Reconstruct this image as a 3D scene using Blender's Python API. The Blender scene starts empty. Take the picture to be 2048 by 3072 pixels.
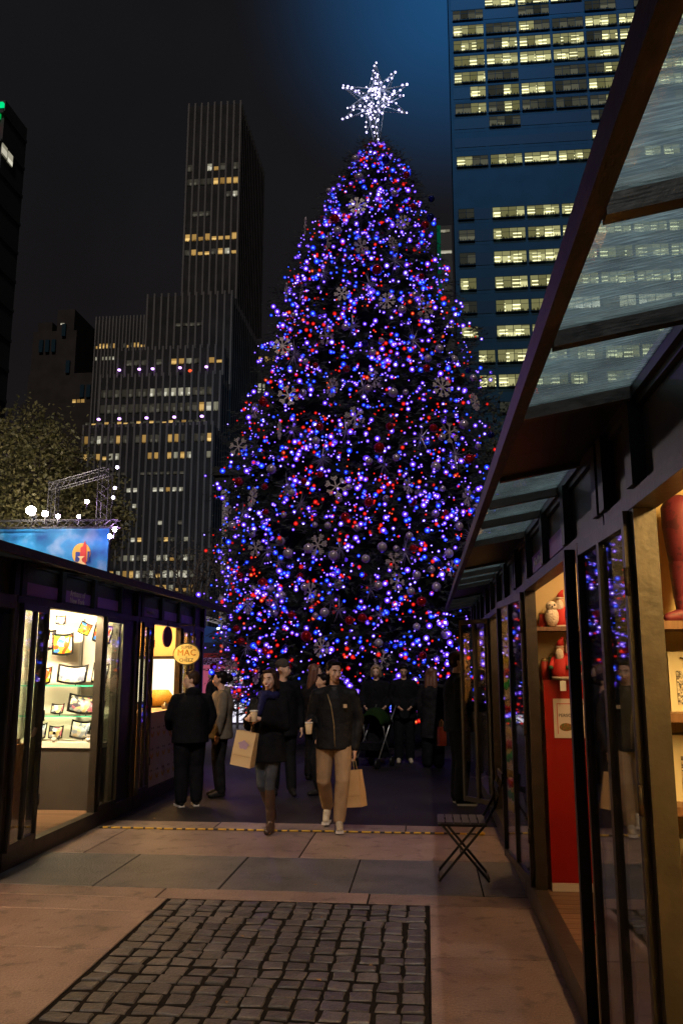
import bpy, bmesh, math, random
import numpy as np
from mathutils import Vector, Matrix, Euler, Quaternion
R_ = random.Random(7)
NR = np.random.default_rng(11)
rad = math.radians
sc = bpy.context.scene
COL = sc.collection

# ------------------------------------------------------------------ camera, sky, key light, exposure
cam_d = bpy.data.cameras.new('camera'); cam = bpy.data.objects.new('camera', cam_d); COL.objects.link(cam)
cam.location = (0, 0, 1.7)
cam.rotation_euler = Euler((rad(90 + 10.597), 0, rad(5.749)), 'XYZ')
cam_d.sensor_fit = 'VERTICAL'; cam_d.sensor_height = 36.0; cam_d.lens = 36.0 * 2480 / 3072
cam_d.clip_start = 0.05; cam_d.clip_end = 2000
sc.camera = cam

SKY_LOW = (0.0095, 0.0070, 0.0070); SKY_HIGH = (0.0078, 0.0076, 0.0088); SKY_BLUE = (0.011, 0.062, 0.165)
BLUE_DIR = Vector((0.044, 0.730, 0.682)).normalized()
world = bpy.data.worlds.new('World'); sc.world = world; world.use_nodes = True
wn, wl = world.node_tree.nodes, world.node_tree.links
wn.clear()
w_out = wn.new('ShaderNodeOutputWorld'); w_bg = wn.new('ShaderNodeBackground'); w_tc = wn.new('ShaderNodeTexCoord')
w_sep = wn.new('ShaderNodeSeparateXYZ'); w_ramp = wn.new('ShaderNodeValToRGB')
wl.new(w_tc.outputs['Generated'], w_sep.inputs[0]); wl.new(w_sep.outputs['Z'], w_ramp.inputs[0])
w_ramp.color_ramp.elements[0].color = (*SKY_LOW, 1); w_ramp.color_ramp.elements[1].color = (*SKY_HIGH, 1)
w_ramp.color_ramp.elements[1].position = 0.6
w_dot = wn.new('ShaderNodeVectorMath'); w_dot.operation = 'DOT_PRODUCT'; w_dot.inputs[1].default_value = BLUE_DIR
wl.new(w_tc.outputs['Generated'], w_dot.inputs[0])
w_map = wn.new('ShaderNodeMapRange'); w_map.interpolation_type = 'LINEAR'
w_map.inputs['From Min'].default_value = 0.968; w_map.inputs['From Max'].default_value = 1.0
wl.new(w_dot.outputs['Value'], w_map.inputs['Value'])
w_mix = wn.new('ShaderNodeMix'); w_mix.data_type = 'RGBA'
w_pow = wn.new('ShaderNodeMath'); w_pow.operation = 'POWER'; w_pow.inputs[1].default_value = 3.2; wl.new(w_map.outputs[0], w_pow.inputs[0]); wl.new(w_pow.outputs[0], w_mix.inputs['Factor']); wl.new(w_ramp.outputs[0], w_mix.inputs['A']); w_mix.inputs['B'].default_value = (*SKY_BLUE, 1)
w_noise = wn.new('ShaderNodeTexNoise'); w_noise.inputs['Scale'].default_value = 3.0; w_noise.inputs['Detail'].default_value = 4
w_nm = wn.new('ShaderNodeMapRange'); w_nm.inputs['To Min'].default_value = 0.5; w_nm.inputs['To Max'].default_value = 1.5
wl.new(w_noise.outputs[0], w_nm.inputs['Value']); wl.new(w_tc.outputs['Generated'], w_noise.inputs['Vector'])
wl.new(w_nm.outputs[0], w_bg.inputs['Strength'])
wl.new(w_mix.outputs['Result'], w_bg.inputs['Color']); wl.new(w_bg.outputs[0], w_out.inputs[0])

sun_d = bpy.data.lights.new('sun', 'SUN'); sun = bpy.data.objects.new('sun', sun_d); COL.objects.link(sun)
sun_d.energy = 1.1; sun_d.angle = rad(0.8); sun_d.color = (1.0, 0.90, 0.84)
sun.rotation_euler = Vector((-0.28, 2.9, -2.68)).to_track_quat('-Z', 'Y').to_euler()

# the violet floodlights on the stepped tower's ledges, aimed down at the market
vl_d = bpy.data.lights.new('ledge_floodlight', 'SPOT'); vl = bpy.data.objects.new('ledge_floodlight', vl_d); COL.objects.link(vl)
vl.location = (-60, 185.5, 62); vl_d.energy = 24000; vl_d.color = (0.50, 0.16, 1.0); vl_d.spot_size = rad(16); vl_d.spot_blend = 0.6; vl_d.shadow_soft_size = 1.5
vl.rotation_euler = (Vector((-1.5, 9, 0)) - vl.location).to_track_quat('-Z', 'Y').to_euler()

# blue floodlight washing the top of the office tower (visible as a blue glow at the upper edge of the picture)
fl_d = bpy.data.lights.new('tower_floodlight', 'SPOT'); fl = bpy.data.objects.new('tower_floodlight', fl_d); COL.objects.link(fl)
fl.location = (10, 84, 168); fl_d.energy = 380000; fl_d.color = (0.015, 0.40, 1.0); fl_d.spot_size = rad(76); fl_d.spot_blend = 1.0; fl_d.shadow_soft_size = 2
fl.rotation_euler = (Vector((18, 137, 110)) - fl.location).to_track_quat('-Z', 'Y').to_euler()

sc.render.engine = 'CYCLES'
sc.view_settings.view_transform = 'Standard'; sc.view_settings.look = 'None'
sc.view_settings.exposure = 0.0; sc.view_settings.gamma = 1.0; sc.view_settings.use_curve_mapping = False
cy = sc.cycles
cy.use_denoising = True; cy.max_bounces = 6; cy.diffuse_bounces = 3; cy.glossy_bounces = 3; cy.transmission_bounces = 4
cy.transparent_max_bounces = 16; cy.caustics_reflective = False; cy.caustics_refractive = False
cy.sample_clamp_indirect = 3.0; cy.use_light_tree = True

# ------------------------------------------------------------------ mesh helpers
class MB:
    def __init__(s): s.v = []; s.f = []
    def add(s, vs, fs):
        b = len(s.v); s.v.extend([tuple(x) for x in vs]); s.f.extend([tuple(i + b for i in q) for q in fs]); return s
    def box(s, x0, x1, y0, y1, z0, z1, M=None):
        if x0 > x1: x0, x1 = x1, x0
        if y0 > y1: y0, y1 = y1, y0
        vs = [(x, y, z) for z in (z0, z1) for y in (y0, y1) for x in (x0, x1)]
        if M is not None: vs = [M @ Vector(q) for q in vs]
        return s.add(vs, [(0, 2, 3, 1), (4, 5, 7, 6), (0, 1, 5, 4), (2, 6, 7, 3), (0, 4, 6, 2), (1, 3, 7, 5)])
    def rings(s, rs, close=True, cap=True):
        n = len(rs[0]); vs = [p for r in rs for p in r]; fs = []
        for i in range(len(rs) - 1):
            for j in range(n if close else n - 1):
                a = i * n + j; b = i * n + (j + 1) % n
                fs.append((a, b, b + n, a + n))
        if cap and close:
            fs.append(tuple(range(n))[::-1]); fs.append(tuple(range((len(rs) - 1) * n, len(rs) * n)))
        return s.add(vs, fs)
    def tube(s, pts, r, n=8):
        pts = [Vector(p) for p in pts]; rr = r if isinstance(r, (list, tuple)) else [r] * len(pts); rs = []
        up = Vector((0, 0, 1))
        for i, p in enumerate(pts):
            t = (pts[min(i + 1, len(pts) - 1)] - pts[max(i - 1, 0)]).normalized()
            u = t.cross(up if abs(t.z) < 0.95 else Vector((1, 0, 0))).normalized(); w = u.cross(t)
            rs.append([p + (u * math.cos(2 * math.pi * k / n) + w * math.sin(2 * math.pi * k / n)) * rr[i] for k in range(n)])
        return s.rings(rs)
    def cap(s, p0, r0, p1, r1, n=12):
        p0, p1 = Vector(p0), Vector(p1); t = (p1 - p0); L = t.length
        t = t.normalized() if L > 1e-6 else Vector((0, 0, 1))
        pts, rr = [], []
        for a in (-80, -50, -20): pts.append(p0 + t * r0 * math.sin(rad(a))); rr.append(r0 * math.cos(rad(a)))
        for k in range(1, 4): pts.append(p0.lerp(p1, k / 4)); rr.append(r0 + (r1 - r0) * k / 4)
        for a in (20, 50, 80): pts.append(p1 + t * r1 * math.sin(rad(a))); rr.append(r1 * math.cos(rad(a)))
        u = t.cross(Vector((0, 0, 1)) if abs(t.z) < 0.95 else Vector((1, 0, 0))).normalized(); w = u.cross(t)
        return s.rings([[p + (u * math.cos(2 * math.pi * k / n) + w * math.sin(2 * math.pi * k / n)) * q for k in range(n)] for p, q in zip(pts, rr)])
    def ell(s, c, r, M=None, n=14, m=8):
        c = Vector(c); rs = []
        for i in range(m + 1):
            a = -math.pi / 2 + math.pi * (i + 0.12 * (1 - 2 * i / m)) / m
            ring = [Vector((r[0] * math.cos(a) * math.cos(2 * math.pi * k / n), r[1] * math.cos(a) * math.sin(2 * math.pi * k / n), r[2] * math.sin(a))) for k in range(n)]
            rs.append([c + ((M @ q) if M is not None else q) for q in ring])
        return s.rings(rs)
    def loft(s, prof, n=20):
        # prof: (cx, cy, z, rx, ry)
        return s.rings([[(cx + rx * math.cos(2 * math.pi * k / n), cy_ + ry * math.sin(2 * math.pi * k / n), z) for k in range(n)] for cx, cy_, z, rx, ry in prof])
    def lathe(s, prof, c=(0, 0, 0), n=16):
        return s.rings([[(c[0] + r * math.cos(2 * math.pi * k / n), c[1] + r * math.sin(2 * math.pi * k / n), c[2] + z) for k in range(n)] for r, z in prof])
    def prism(s, poly, a, b, plane='xz'):
        # polygon extruded along the remaining axis from a to b
        n = len(poly)
        def P(u, w, t): return {'xz': (u, t, w), 'yz': (t, u, w), 'xy': (u, w, t)}[plane]
        vs = [P(u, w, a) for u, w in poly] + [P(u, w, b) for u, w in poly]
        return s.add(vs, [tuple(range(n)), tuple(range(2 * n - 1, n - 1, -1))] + [(i, i + n, (i + 1) % n + n, (i + 1) % n) for i in range(n)])
    def mesh(s, name, mat=None, smooth=False, fix=True):
        me = bpy.data.meshes.new(name); me.from_pydata(s.v, [], s.f)
        if fix and len(s.f) < 60000:
            bm = bmesh.new(); bm.from_mesh(me); bmesh.ops.recalc_face_normals(bm, faces=bm.faces); bm.to_mesh(me); bm.free()
        if mat: me.materials.append(mat)
        if smooth: me.shade_smooth()
        return me
    def build(s, name, mat=None, parent=None, smooth=False, loc=None):
        return put(name, s.mesh(name, mat, smooth), parent, loc)

def put(name, me, parent=None, loc=None, rot=None):
    o = bpy.data.objects.new(name, me); COL.objects.link(o)
    if parent is not None: o.parent = parent
    if loc is not None: o.location = loc
    if rot is not None: o.rotation_euler = rot
    return o
def tag(o, label=None, cat=None, group=None, kind=None):
    if label: o['label'] = label
    if cat: o['category'] = cat
    if group: o['group'] = group
    if kind: o['kind'] = kind
    return o
def thing(name, label, cat, loc=(0, 0, 0), rz=0, group=None):
    o = bpy.data.objects.new(name, None); COL.objects.link(o); o.location = loc; o.rotation_euler = (0, 0, rz); o.empty_display_size = 0.1
    return tag(o, label, cat, group)
def copy_tree(o, parent=None):
    c = o.copy(); COL.objects.link(c); c.parent = parent
    for ch in list(o.children): copy_tree(ch, c)
    return c
def text_mesh(txt, size, depth=0.002, spacing=1.0, line=1.0):
    cu = bpy.data.curves.new('txt', 'FONT'); cu.body = txt; cu.size = size; cu.align_x = 'CENTER'; cu.align_y = 'CENTER'
    cu.extrude = depth; cu.space_character = spacing; cu.space_line = line; cu.resolution_u = 2
    o = bpy.data.objects.new('txt', cu); COL.objects.link(o)
    dg = bpy.context.evaluated_depsgraph_get(); me = bpy.data.meshes.new_from_object(o.evaluated_get(dg))
    bpy.data.objects.remove(o); bpy.data.curves.remove(cu); return me
def lettering(txt, size, mat, parent, loc, rot, depth=0.002, name='lettering', spacing=1.0, line=1.0):
    me = text_mesh(txt, size, depth, spacing, line); me.materials.clear(); me.materials.append(mat)
    return put(name, me, parent, loc, rot)

# ------------------------------------------------------------------ materials
MATS = {}
def mat(name, col, rough=0.6, metal=0.0, col2=None, scale=6.0, bump=0.0, bscale=None, emit=None, es=0.0, spec=0.5, stretch=None, lo=0.35, hi=0.65, coat=0.0, objrand=0.0, detail=5.0, stain=0.0):
    if name in MATS: return MATS[name]
    m = bpy.data.materials.new(name); m.use_nodes = True; N = m.node_tree.nodes; L = m.node_tree.links
    b = N['Principled BSDF']; b.inputs['Roughness'].default_value = rough; b.inputs['Metallic'].default_value = metal
    b.inputs['Specular IOR Level'].default_value = spec; b.inputs['Coat Weight'].default_value = coat
    b.inputs['Base Color'].default_value = (*col, 1)
    tc = None
    if col2 is not None or bump > 0:
        tc = N.new('ShaderNodeTexCoord'); vec = tc.outputs['Object']
        if objrand > 0:
            oi = N.new('ShaderNodeObjectInfo'); ad = N.new('ShaderNodeVectorMath'); ad.operation = 'ADD'
            cx = N.new('ShaderNodeCombineXYZ'); mu = N.new('ShaderNodeMath'); mu.operation = 'MULTIPLY'; mu.inputs[1].default_value = 57.0
            L.new(oi.outputs['Random'], mu.inputs[0]); L.new(mu.outputs[0], cx.inputs[0]); L.new(mu.outputs[0], cx.inputs[1])
            L.new(vec, ad.inputs[0]); L.new(cx.outputs[0], ad.inputs[1]); vec = ad.outputs[0]
        if stretch:
            mp = N.new('ShaderNodeMapping'); mp.inputs['Scale'].default_value = stretch; L.new(vec, mp.inputs[0]); vec = mp.outputs[0]
    last = None
    if col2 is not None:
        nz = N.new('ShaderNodeTexNoise'); nz.inputs['Scale'].default_value = scale; nz.inputs['Detail'].default_value = detail; L.new(vec, nz.inputs['Vector'])
        rp = N.new('ShaderNodeValToRGB'); rp.color_ramp.elements[0].color = (*col, 1); rp.color_ramp.elements[1].color = (*col2, 1)
        rp.color_ramp.elements[0].position = lo; rp.color_ramp.elements[1].position = hi
        L.new(nz.outputs[0], rp.inputs[0]); last = rp.outputs[0]
    if objrand > 0:
        oi2 = N.new('ShaderNodeObjectInfo'); mr = N.new('ShaderNodeMapRange'); mr.inputs['To Min'].default_value = 1 - objrand; mr.inputs['To Max'].default_value = 1 + objrand
        L.new(oi2.outputs['Random'], mr.inputs['Value'])
        mx = N.new('ShaderNodeVectorMath'); mx.operation = 'SCALE'
        if last is not None: L.new(last, mx.inputs[0])
        else: mx.inputs[0].default_value = col
        L.new(mr.outputs[0], mx.inputs['Scale']); last = mx.outputs[0]
    if stain > 0:
        ns = N.new('ShaderNodeTexNoise'); ns.inputs['Scale'].default_value = 7.5; ns.inputs['Detail'].default_value = 3; L.new(vec, ns.inputs['Vector'])
        n4 = N.new('ShaderNodeTexNoise'); n4.inputs['Scale'].default_value = 110; n4.inputs['Detail'].default_value = 2; L.new(vec, n4.inputs['Vector'])
        rs_ = N.new('ShaderNodeMapRange'); rs_.inputs['From Min'].default_value = 0.56; rs_.inputs['From Max'].default_value = 0.70; rs_.inputs['To Min'].default_value = 1.0; rs_.inputs['To Max'].default_value = 1 - stain; L.new(ns.outputs[0], rs_.inputs['Value'])
        r4 = N.new('ShaderNodeMapRange'); r4.inputs['From Min'].default_value = 0.3; r4.inputs['From Max'].default_value = 0.7; r4.inputs['To Min'].default_value = 0.72; r4.inputs['To Max'].default_value = 1.28; L.new(n4.outputs[0], r4.inputs['Value'])
        mm = N.new('ShaderNodeMath'); mm.operation = 'MULTIPLY'; L.new(rs_.outputs[0], mm.inputs[0]); L.new(r4.outputs[0], mm.inputs[1])
        sx = N.new('ShaderNodeVectorMath'); sx.operation = 'SCALE'; L.new(last, sx.inputs[0]); L.new(mm.outputs[0], sx.inputs['Scale']); last = sx.outputs[0]
    if last is not None: L.new(last, b.inputs['Base Color'])
    if bump > 0:
        n2 = N.new('ShaderNodeTexNoise'); n2.inputs['Scale'].default_value = bscale or scale * 5; n2.inputs['Detail'].default_value = 4; L.new(vec, n2.inputs['Vector'])
        bp = N.new('ShaderNodeBump'); bp.inputs['Strength'].default_value = bump; bp.inputs['Distance'].default_value = 0.02
        L.new(n2.outputs[0], bp.inputs['Height']); L.new(bp.outputs[0], b.inputs['Normal'])
    if emit is not None:
        b.inputs['Emission Color'].default_value = (*emit, 1); b.inputs['Emission Strength'].default_value = es
    MATS[name] = m; return m
def emis(name, col, s):
    if name in MATS: return MATS[name]
    m = bpy.data.materials.new(name); m.use_nodes = True; N = m.node_tree.nodes; L = m.node_tree.links; N.clear()
    o = N.new('ShaderNodeOutputMaterial'); e = N.new('ShaderNodeEmission'); e.inputs[0].default_value = (*col, 1); e.inputs[1].default_value = s
    L.new(e.outputs[0], o.inputs[0]); MATS[name] = m; return m
def glass(name, tint=(0.9, 0.93, 0.92), milky=0.0, milk=(0.7, 0.75, 0.8), scratch=False, refl=1.0, rough=0.02, r0=0.045):
    if name in MATS: return MATS[name]
    m = bpy.data.materials.new(name); m.use_nodes = True; N = m.node_tree.nodes; L = m.node_tree.links; N.clear()
    o = N.new('ShaderNodeOutputMaterial'); t = N.new('ShaderNodeBsdfTransparent'); t.inputs[0].default_value = (*tint, 1)
    g = N.new('ShaderNodeBsdfGlossy'); g.inputs['Roughness'].default_value = rough; g.inputs['Color'].default_value = (refl, refl, refl, 1)
    ge = N.new('ShaderNodeNewGeometry'); dt = N.new('ShaderNodeVectorMath'); dt.operation = 'DOT_PRODUCT'; L.new(ge.outputs['Normal'], dt.inputs[0]); L.new(ge.outputs['Incoming'], dt.inputs[1])
    def M(op, a, b):
        n = N.new('ShaderNodeMath'); n.operation = op
        for i, q in enumerate((a, b)):
            if isinstance(q, (int, float)): n.inputs[i].default_value = q
            else: L.new(q, n.inputs[i])
        return n.outputs[0]
    # Schlick reflectance, the same from both faces of the thin pane
    fr_ = M('ADD', r0, M('MULTIPLY', 1 - r0, M('POWER', M('SUBTRACT', 1.0, M('ABSOLUTE', dt.outputs['Value'], 0.0)), 5.0)))
    mx = N.new('ShaderNodeMixShader'); L.new(fr_, mx.inputs[0])
    base = t.outputs[0]
    if milky > 0:
        tr = N.new('ShaderNodeBsdfTranslucent'); tr.inputs[0].default_value = (*milk, 1)
        m2 = N.new('ShaderNodeMixShader'); L.new(t.outputs[0], m2.inputs[1]); L.new(tr.outputs[0], m2.inputs[2]); m2.inputs[0].default_value = milky
        if scratch:
            tc = N.new('ShaderNodeTexCoord'); mp = N.new('ShaderNodeMapping'); mp.inputs['Scale'].default_value = (3, 40, 4); mp.inputs['Rotation'].default_value = (0, 0, 0.5)
            nz = N.new('ShaderNodeTexNoise'); nz.inputs['Scale'].default_value = 4.0; nz.inputs['Detail'].default_value = 10; nz.inputs['Distortion'].default_value = 0.6
            n3 = N.new('ShaderNodeTexNoise'); n3.inputs['Scale'].default_value = 3.0
            L.new(tc.outputs['Object'], mp.inputs[0]); L.new(mp.outputs[0], nz.inputs['Vector']); L.new(tc.outputs['Object'], n3.inputs['Vector'])
            rp = N.new('ShaderNodeMapRange'); rp.inputs['From Min'].default_value = 0.5; rp.inputs['From Max'].default_value = 0.66; rp.inputs['To Min'].default_value = milky; rp.inputs['To Max'].default_value = min(1, milky + 0.6)
            r3 = N.new('ShaderNodeMapRange'); r3.inputs['From Min'].default_value = 0.35; r3.inputs['From Max'].default_value = 0.65; r3.inputs['To Min'].default_value = 0.55; r3.inputs['To Max'].default_value = 1.15
            ml = N.new('ShaderNodeMath'); ml.operation = 'MULTIPLY'
            L.new(nz.outputs[0], rp.inputs['Value']); L.new(n3.outputs[0], r3.inputs['Value']); L.new(rp.outputs[0], ml.inputs[0]); L.new(r3.outputs[0], ml.inputs[1]); L.new(ml.outputs[0], m2.inputs[0])
        base = m2.outputs[0]
    L.new(base, mx.inputs[1]); L.new(g.outputs[0], mx.inputs[2]); L.new(mx.outputs[0], o.inputs[0])
    MATS[name] = m; return m
def window_mat(name, warm, cool, strength, panes, strips, dim=0.25):
    # a lit office window: panes of uneven brightness, blinds, ceiling tubes and clutter on the sill, different in every window
    if name in MATS: return MATS[name]
    m = bpy.data.materials.new(name); m.use_nodes = True; N = m.node_tree.nodes; L = m.node_tree.links; N.clear()
    o = N.new('ShaderNodeOutputMaterial'); e = N.new('ShaderNodeEmission'); tc = N.new('ShaderNodeTexCoord'); sp = N.new('ShaderNodeSeparateXYZ'); oi = N.new('ShaderNodeObjectInfo')
    L.new(tc.outputs['Generated'], sp.inputs[0])
    def M(op, a, b=None, c=None):
        n = N.new('ShaderNodeMath'); n.operation = op
        for i, q in enumerate((a, b, c)):
            if q is None: continue
            if isinstance(q, (int, float)): n.inputs[i].default_value = q
            else: L.new(q, n.inputs[i])
        return n.outputs[0]
    x, z, r = sp.outputs['X'], sp.outputs['Z'], oi.outputs['Random']
    cell = M('FLOOR', M('MULTIPLY', x, panes))
    cv = N.new('ShaderNodeCombineXYZ'); L.new(cell, cv.inputs[0]); L.new(M('MULTIPLY', r, 91.7), cv.inputs[1])
    wn_ = N.new('ShaderNodeTexWhiteNoise'); wn_.noise_dimensions = '2D'; L.new(cv.outputs[0], wn_.inputs['Vector'])
    pane = wn_.outputs['Value']
    blind = M('GREATER_THAN', z, M('SUBTRACT', 1.25, M('MULTIPLY', pane, 0.9)))
    base = M('ADD', dim, M('MULTIPLY', M('POWER', pane, 1.2), 0.75))
    base = M('MULTIPLY', base, M('SUBTRACT', 1.0, M('MULTIPLY', blind, 0.45)))
    nz = N.new('ShaderNodeTexNoise'); nz.inputs['Scale'].default_value = 7; v2 = N.new('ShaderNodeCombineXYZ')
    L.new(M('MULTIPLY', x, 2.0), v2.inputs[0]); L.new(M('MULTIPLY', r, 40.0), v2.inputs[1]); L.new(v2.outputs[0], nz.inputs['Vector'])
    clutter = M('LESS_THAN', z, M('MULTIPLY', M('SUBTRACT', nz.outputs[0], 0.42), 1.1))
    base = M('MULTIPLY', base, M('SUBTRACT', 1.0, M('MULTIPLY', clutter, 0.8)))
    if strips:
        fx = M('ABSOLUTE', M('SUBTRACT', M('FRACT', M('ADD', M('MULTIPLY', x, strips), M('MULTIPLY', r, 0.4))), 0.5))
        fz = M('ABSOLUTE', M('SUBTRACT', M('FRACT', M('ADD', M('MULTIPLY', z, 3.0), M('MULTIPLY', r, 3.0))), 0.5))
        tube = M('MULTIPLY', M('MULTIPLY', M('LESS_THAN', fx, 0.26), M('LESS_THAN', fz, 0.16)), M('GREATER_THAN', pane, 0.18))
        tube = M('MULTIPLY', tube, M('LESS_THAN', z, 0.72))
        base = M('ADD', base, M('MULTIPLY', tube, 1.1))
    mixc = N.new('ShaderNodeMix'); mixc.data_type = 'RGBA'; mixc.inputs['A'].default_value = (*warm, 1); mixc.inputs['B'].default_value = (*cool, 1)
    L.new(M('MINIMUM', M('MULTIPLY', base, 0.7), 1.0), mixc.inputs['Factor'])
    L.new(mixc.outputs['Result'], e.inputs[0]); L.new(M('MULTIPLY', base, strength), e.inputs[1]); L.new(e.outputs[0], o.inputs[0])
    m.cycles.emission_sampling = 'NONE'
    MATS[name] = m; return m

GRANITE_PINK = mat('granite_pink', (0.140, 0.098, 0.082), 0.5, col2=(0.232, 0.168, 0.142), scale=2.2, bump=0.3, bscale=50, objrand=0.16, lo=0.3, hi=0.7, stain=0.5)
GRANITE_BLUE = mat('granite_blue', (0.066, 0.068, 0.070), 0.5, col2=(0.108, 0.106, 0.105), scale=3.0, bump=0.35, bscale=50, objrand=0.14, stain=0.35)
COBBLE = mat('cobble', (0.054, 0.050, 0.048), 0.45, col2=(0.092, 0.085, 0.080), scale=7, bump=0.35, bscale=40, objrand=0.3, stain=0.2)
ASPHALT = mat('asphalt', (0.010, 0.008, 0.009), 0.6, col2=(0.018, 0.015, 0.016), scale=1.2, bump=0.5, bscale=90, spec=0.2)
BED = mat('joint_sand', (0.007, 0.006, 0.006), 0.95, col2=(0.014, 0.012, 0.011), scale=30, spec=0.05)
BRONZE = mat('bronze_metal', (0.036, 0.031, 0.027), 0.42, 0.35, col2=(0.058, 0.048, 0.04), scale=7, bump=0.1, bscale=30)
DARKMETAL = mat('dark_metal', (0.02, 0.018, 0.018), 0.4, 0.3, col2=(0.035, 0.03, 0.03), scale=9)
BLACKMETAL = mat('black_metal', (0.008, 0.008, 0.008), 0.45, 0.2)
RUSTBEAM = mat('rusty_beam', (0.022, 0.016, 0.014), 0.6, 0.1, col2=(0.10, 0.05, 0.03), scale=5, lo=0.5, hi=0.78, stretch=(6, 1.6, 6), bump=0.2)
GLASS = glass('door_glass', (0.88, 0.9, 0.88), r0=0.075)
PLEXI = glass('scratched_plexiglass', (0.86, 0.93, 0.97), 0.36, (0.70, 0.95, 1.0), scratch=True)
PURPLE = mat('purple_sign', (0.26, 0.10, 0.55), 0.35, col2=(0.2, 0.08, 0.45), scale=2)
WHITEWALL = mat('white_wall', (0.78, 0.74, 0.66), 0.8, col2=(0.7, 0.66, 0.58), scale=2)
CREAMWALL = mat('cream_wall', (0.62, 0.47, 0.22), 0.7, col2=(0.56, 0.42, 0.2), scale=2)
BOARD = mat('floor_board', (0.16, 0.09, 0.055), 0.5, col2=(0.22, 0.13, 0.08), scale=3, stretch=(1, 14, 1), objrand=0.2)
WOOD = mat('shelf_wood', (0.13, 0.06, 0.028), 0.5, col2=(0.2, 0.1, 0.05), scale=4, stretch=(14, 1, 1))
GREYBOARD = mat('counter_front', (0.028, 0.022, 0.020), 0.7, col2=(0.038, 0.03, 0.027), scale=3)
WHITETEXT = mat('white_lettering', (0.7, 0.68, 0.72), 0.6)
DARKTEXT = mat('dark_lettering', (0.03, 0.03, 0.03), 0.6)
# ------------------------------------------------------------------ ground, paving, cobbles
g = MB(); zg, zl = -0.008, -0.05
g.add([(-900, 9.49, zg), (900, 9.49, zg), (900, 1500, zg), (-900, 1500, zg), (-900, -300, zl), (900, -300, zl), (900, 9.49, zl), (-900, 9.49, zl)], [(0, 1, 2, 3), (4, 5, 6, 7)])
ground = g.build('ground', ASPHALT); ground['kind'] = 'structure'
bed = MB().box(-6.2, -1.945, 1.0, 9.5, -0.03, -0.0065).box(-0.012, 3.4, 1.0, 9.5, -0.03, -0.0065).box(-1.944, -0.013, 6.445, 9.5, -0.03, -0.0065).box(-1.944, -0.013, 1.0, 2.605, -0.03, -0.0065).build('pavement', BED); bed['kind'] = 'structure'
def slab(x0, x1, y0, y1, m, j=0.013):
    dz = R_.uniform(-0.0015, 0.0015); b = 0.003
    q = MB(); x0 += j / 2; x1 -= j / 2; y0 += j / 2; y1 -= j / 2
    q.rings([[(x0, y0, -0.02), (x1, y0, -0.02), (x1, y1, -0.02), (x0, y1, -0.02)], [(x0, y0, dz - b), (x1, y0, dz - b), (x1, y1, dz - b), (x0, y1, dz - b)],
             [(x0 + b, y0 + b, dz), (x1 - b, y0 + b, dz), (x1 - b, y1 - b, dz), (x0 + b, y1 - b, dz)]])
    return q.build('slab', m, bed)
def row(y0, y1, xs, m):
    for a, b_ in zip(xs[:-1], xs[1:]): slab(a, b_, y0, y1, m)
row(9.05, 9.5, [-6.2, -4.3, -2.3, -0.25, 1.8, 3.4], GRANITE_PINK)
row(7.86, 9.05, [-6.2, -5.2, -3.2, -1.18, 0.88, 3.4], GRANITE_PINK)
row(6.72, 7.86, [-6.2, -4.7, -3.67, -2.65, -1.64, -0.62, 0.4, 1.45, 3.4], GRANITE_BLUE)
row(6.45, 6.72, [-6.2, -3.6, -2.05, -0.46, 1.1, 3.4], GRANITE_PINK)
row(6.1, 6.45, [-6.2, -3.3], GRANITE_BLUE)
row(6.1, 6.45, [-3.3, -1.95], GRANITE_PINK)
for a, b_ in ((5.3, 6.1), (4.1, 5.3), (2.6, 4.1), (1.0, 2.6)): row(a, b_, [-6.2, -4.0, -1.95], GRANITE_PINK)
for a, b_ in ((5.36, 6.45), (4.2, 5.36), (2.6, 4.2), (1.0, 2.6)): row(a, b_, [-0.012, 0.95, 3.4], GRANITE_PINK)
row(1.0, 2.6, [-1.95, -0.012], GRANITE_PINK)
cob = MB().box(-1.94, -0.016, 2.61, 6.44, -0.045, -0.006).build('cobbled_patch', BED); cob['kind'] = 'structure'
def stone(w, d, seed):
    r = random.Random(seed); J = lambda a: r.uniform(-a, a); w2, d2 = w / 2, d / 2
    base = [(-w2, -d2), (w2, -d2), (w2, d2), (-w2, d2)]; ins = 0.006; hz = r.uniform(-0.001, 0.006); tx, ty = J(0.003), J(0.004)
    o = []
    for (x, y) in base:
        mx, my = x + J(0.006), y + J(0.006); o.append((mx, my))
    pts = []
    for i in range(4):
        a, b_ = o[i], o[(i + 1) % 4]; pts.append(a); pts.append(((a[0] + b_[0]) / 2 + J(0.004), (a[1] + b_[1]) / 2 + J(0.004)))
    zt = lambda x, y: hz + tx * x / w2 + ty * y / d2 + J(0.0015)
    r0 = [(x * 0.95, y * 0.95, -0.04) for x, y in pts]; r1 = [(x, y, zt(x, y) - 0.006) for x, y in pts]; r2 = [(x * (1 - ins / w2), y * (1 - ins / d2), zt(x, y)) for x, y in pts]
    q = MB(); q.rings([r0, r1, r2], cap=False); n = 8
    q.v.append((J(0.01), J(0.01), hz + r.uniform(0, 0.003))); c = len(q.v) - 1
    for k in range(8): q.f.append((16 + k, 16 + (k + 1) % 8, c))
    return q
ncol = 14; cw = 1.90 / ncol; far_c = MB(); rh = 0.1365; nrow = int(3.78 / rh)
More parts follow.
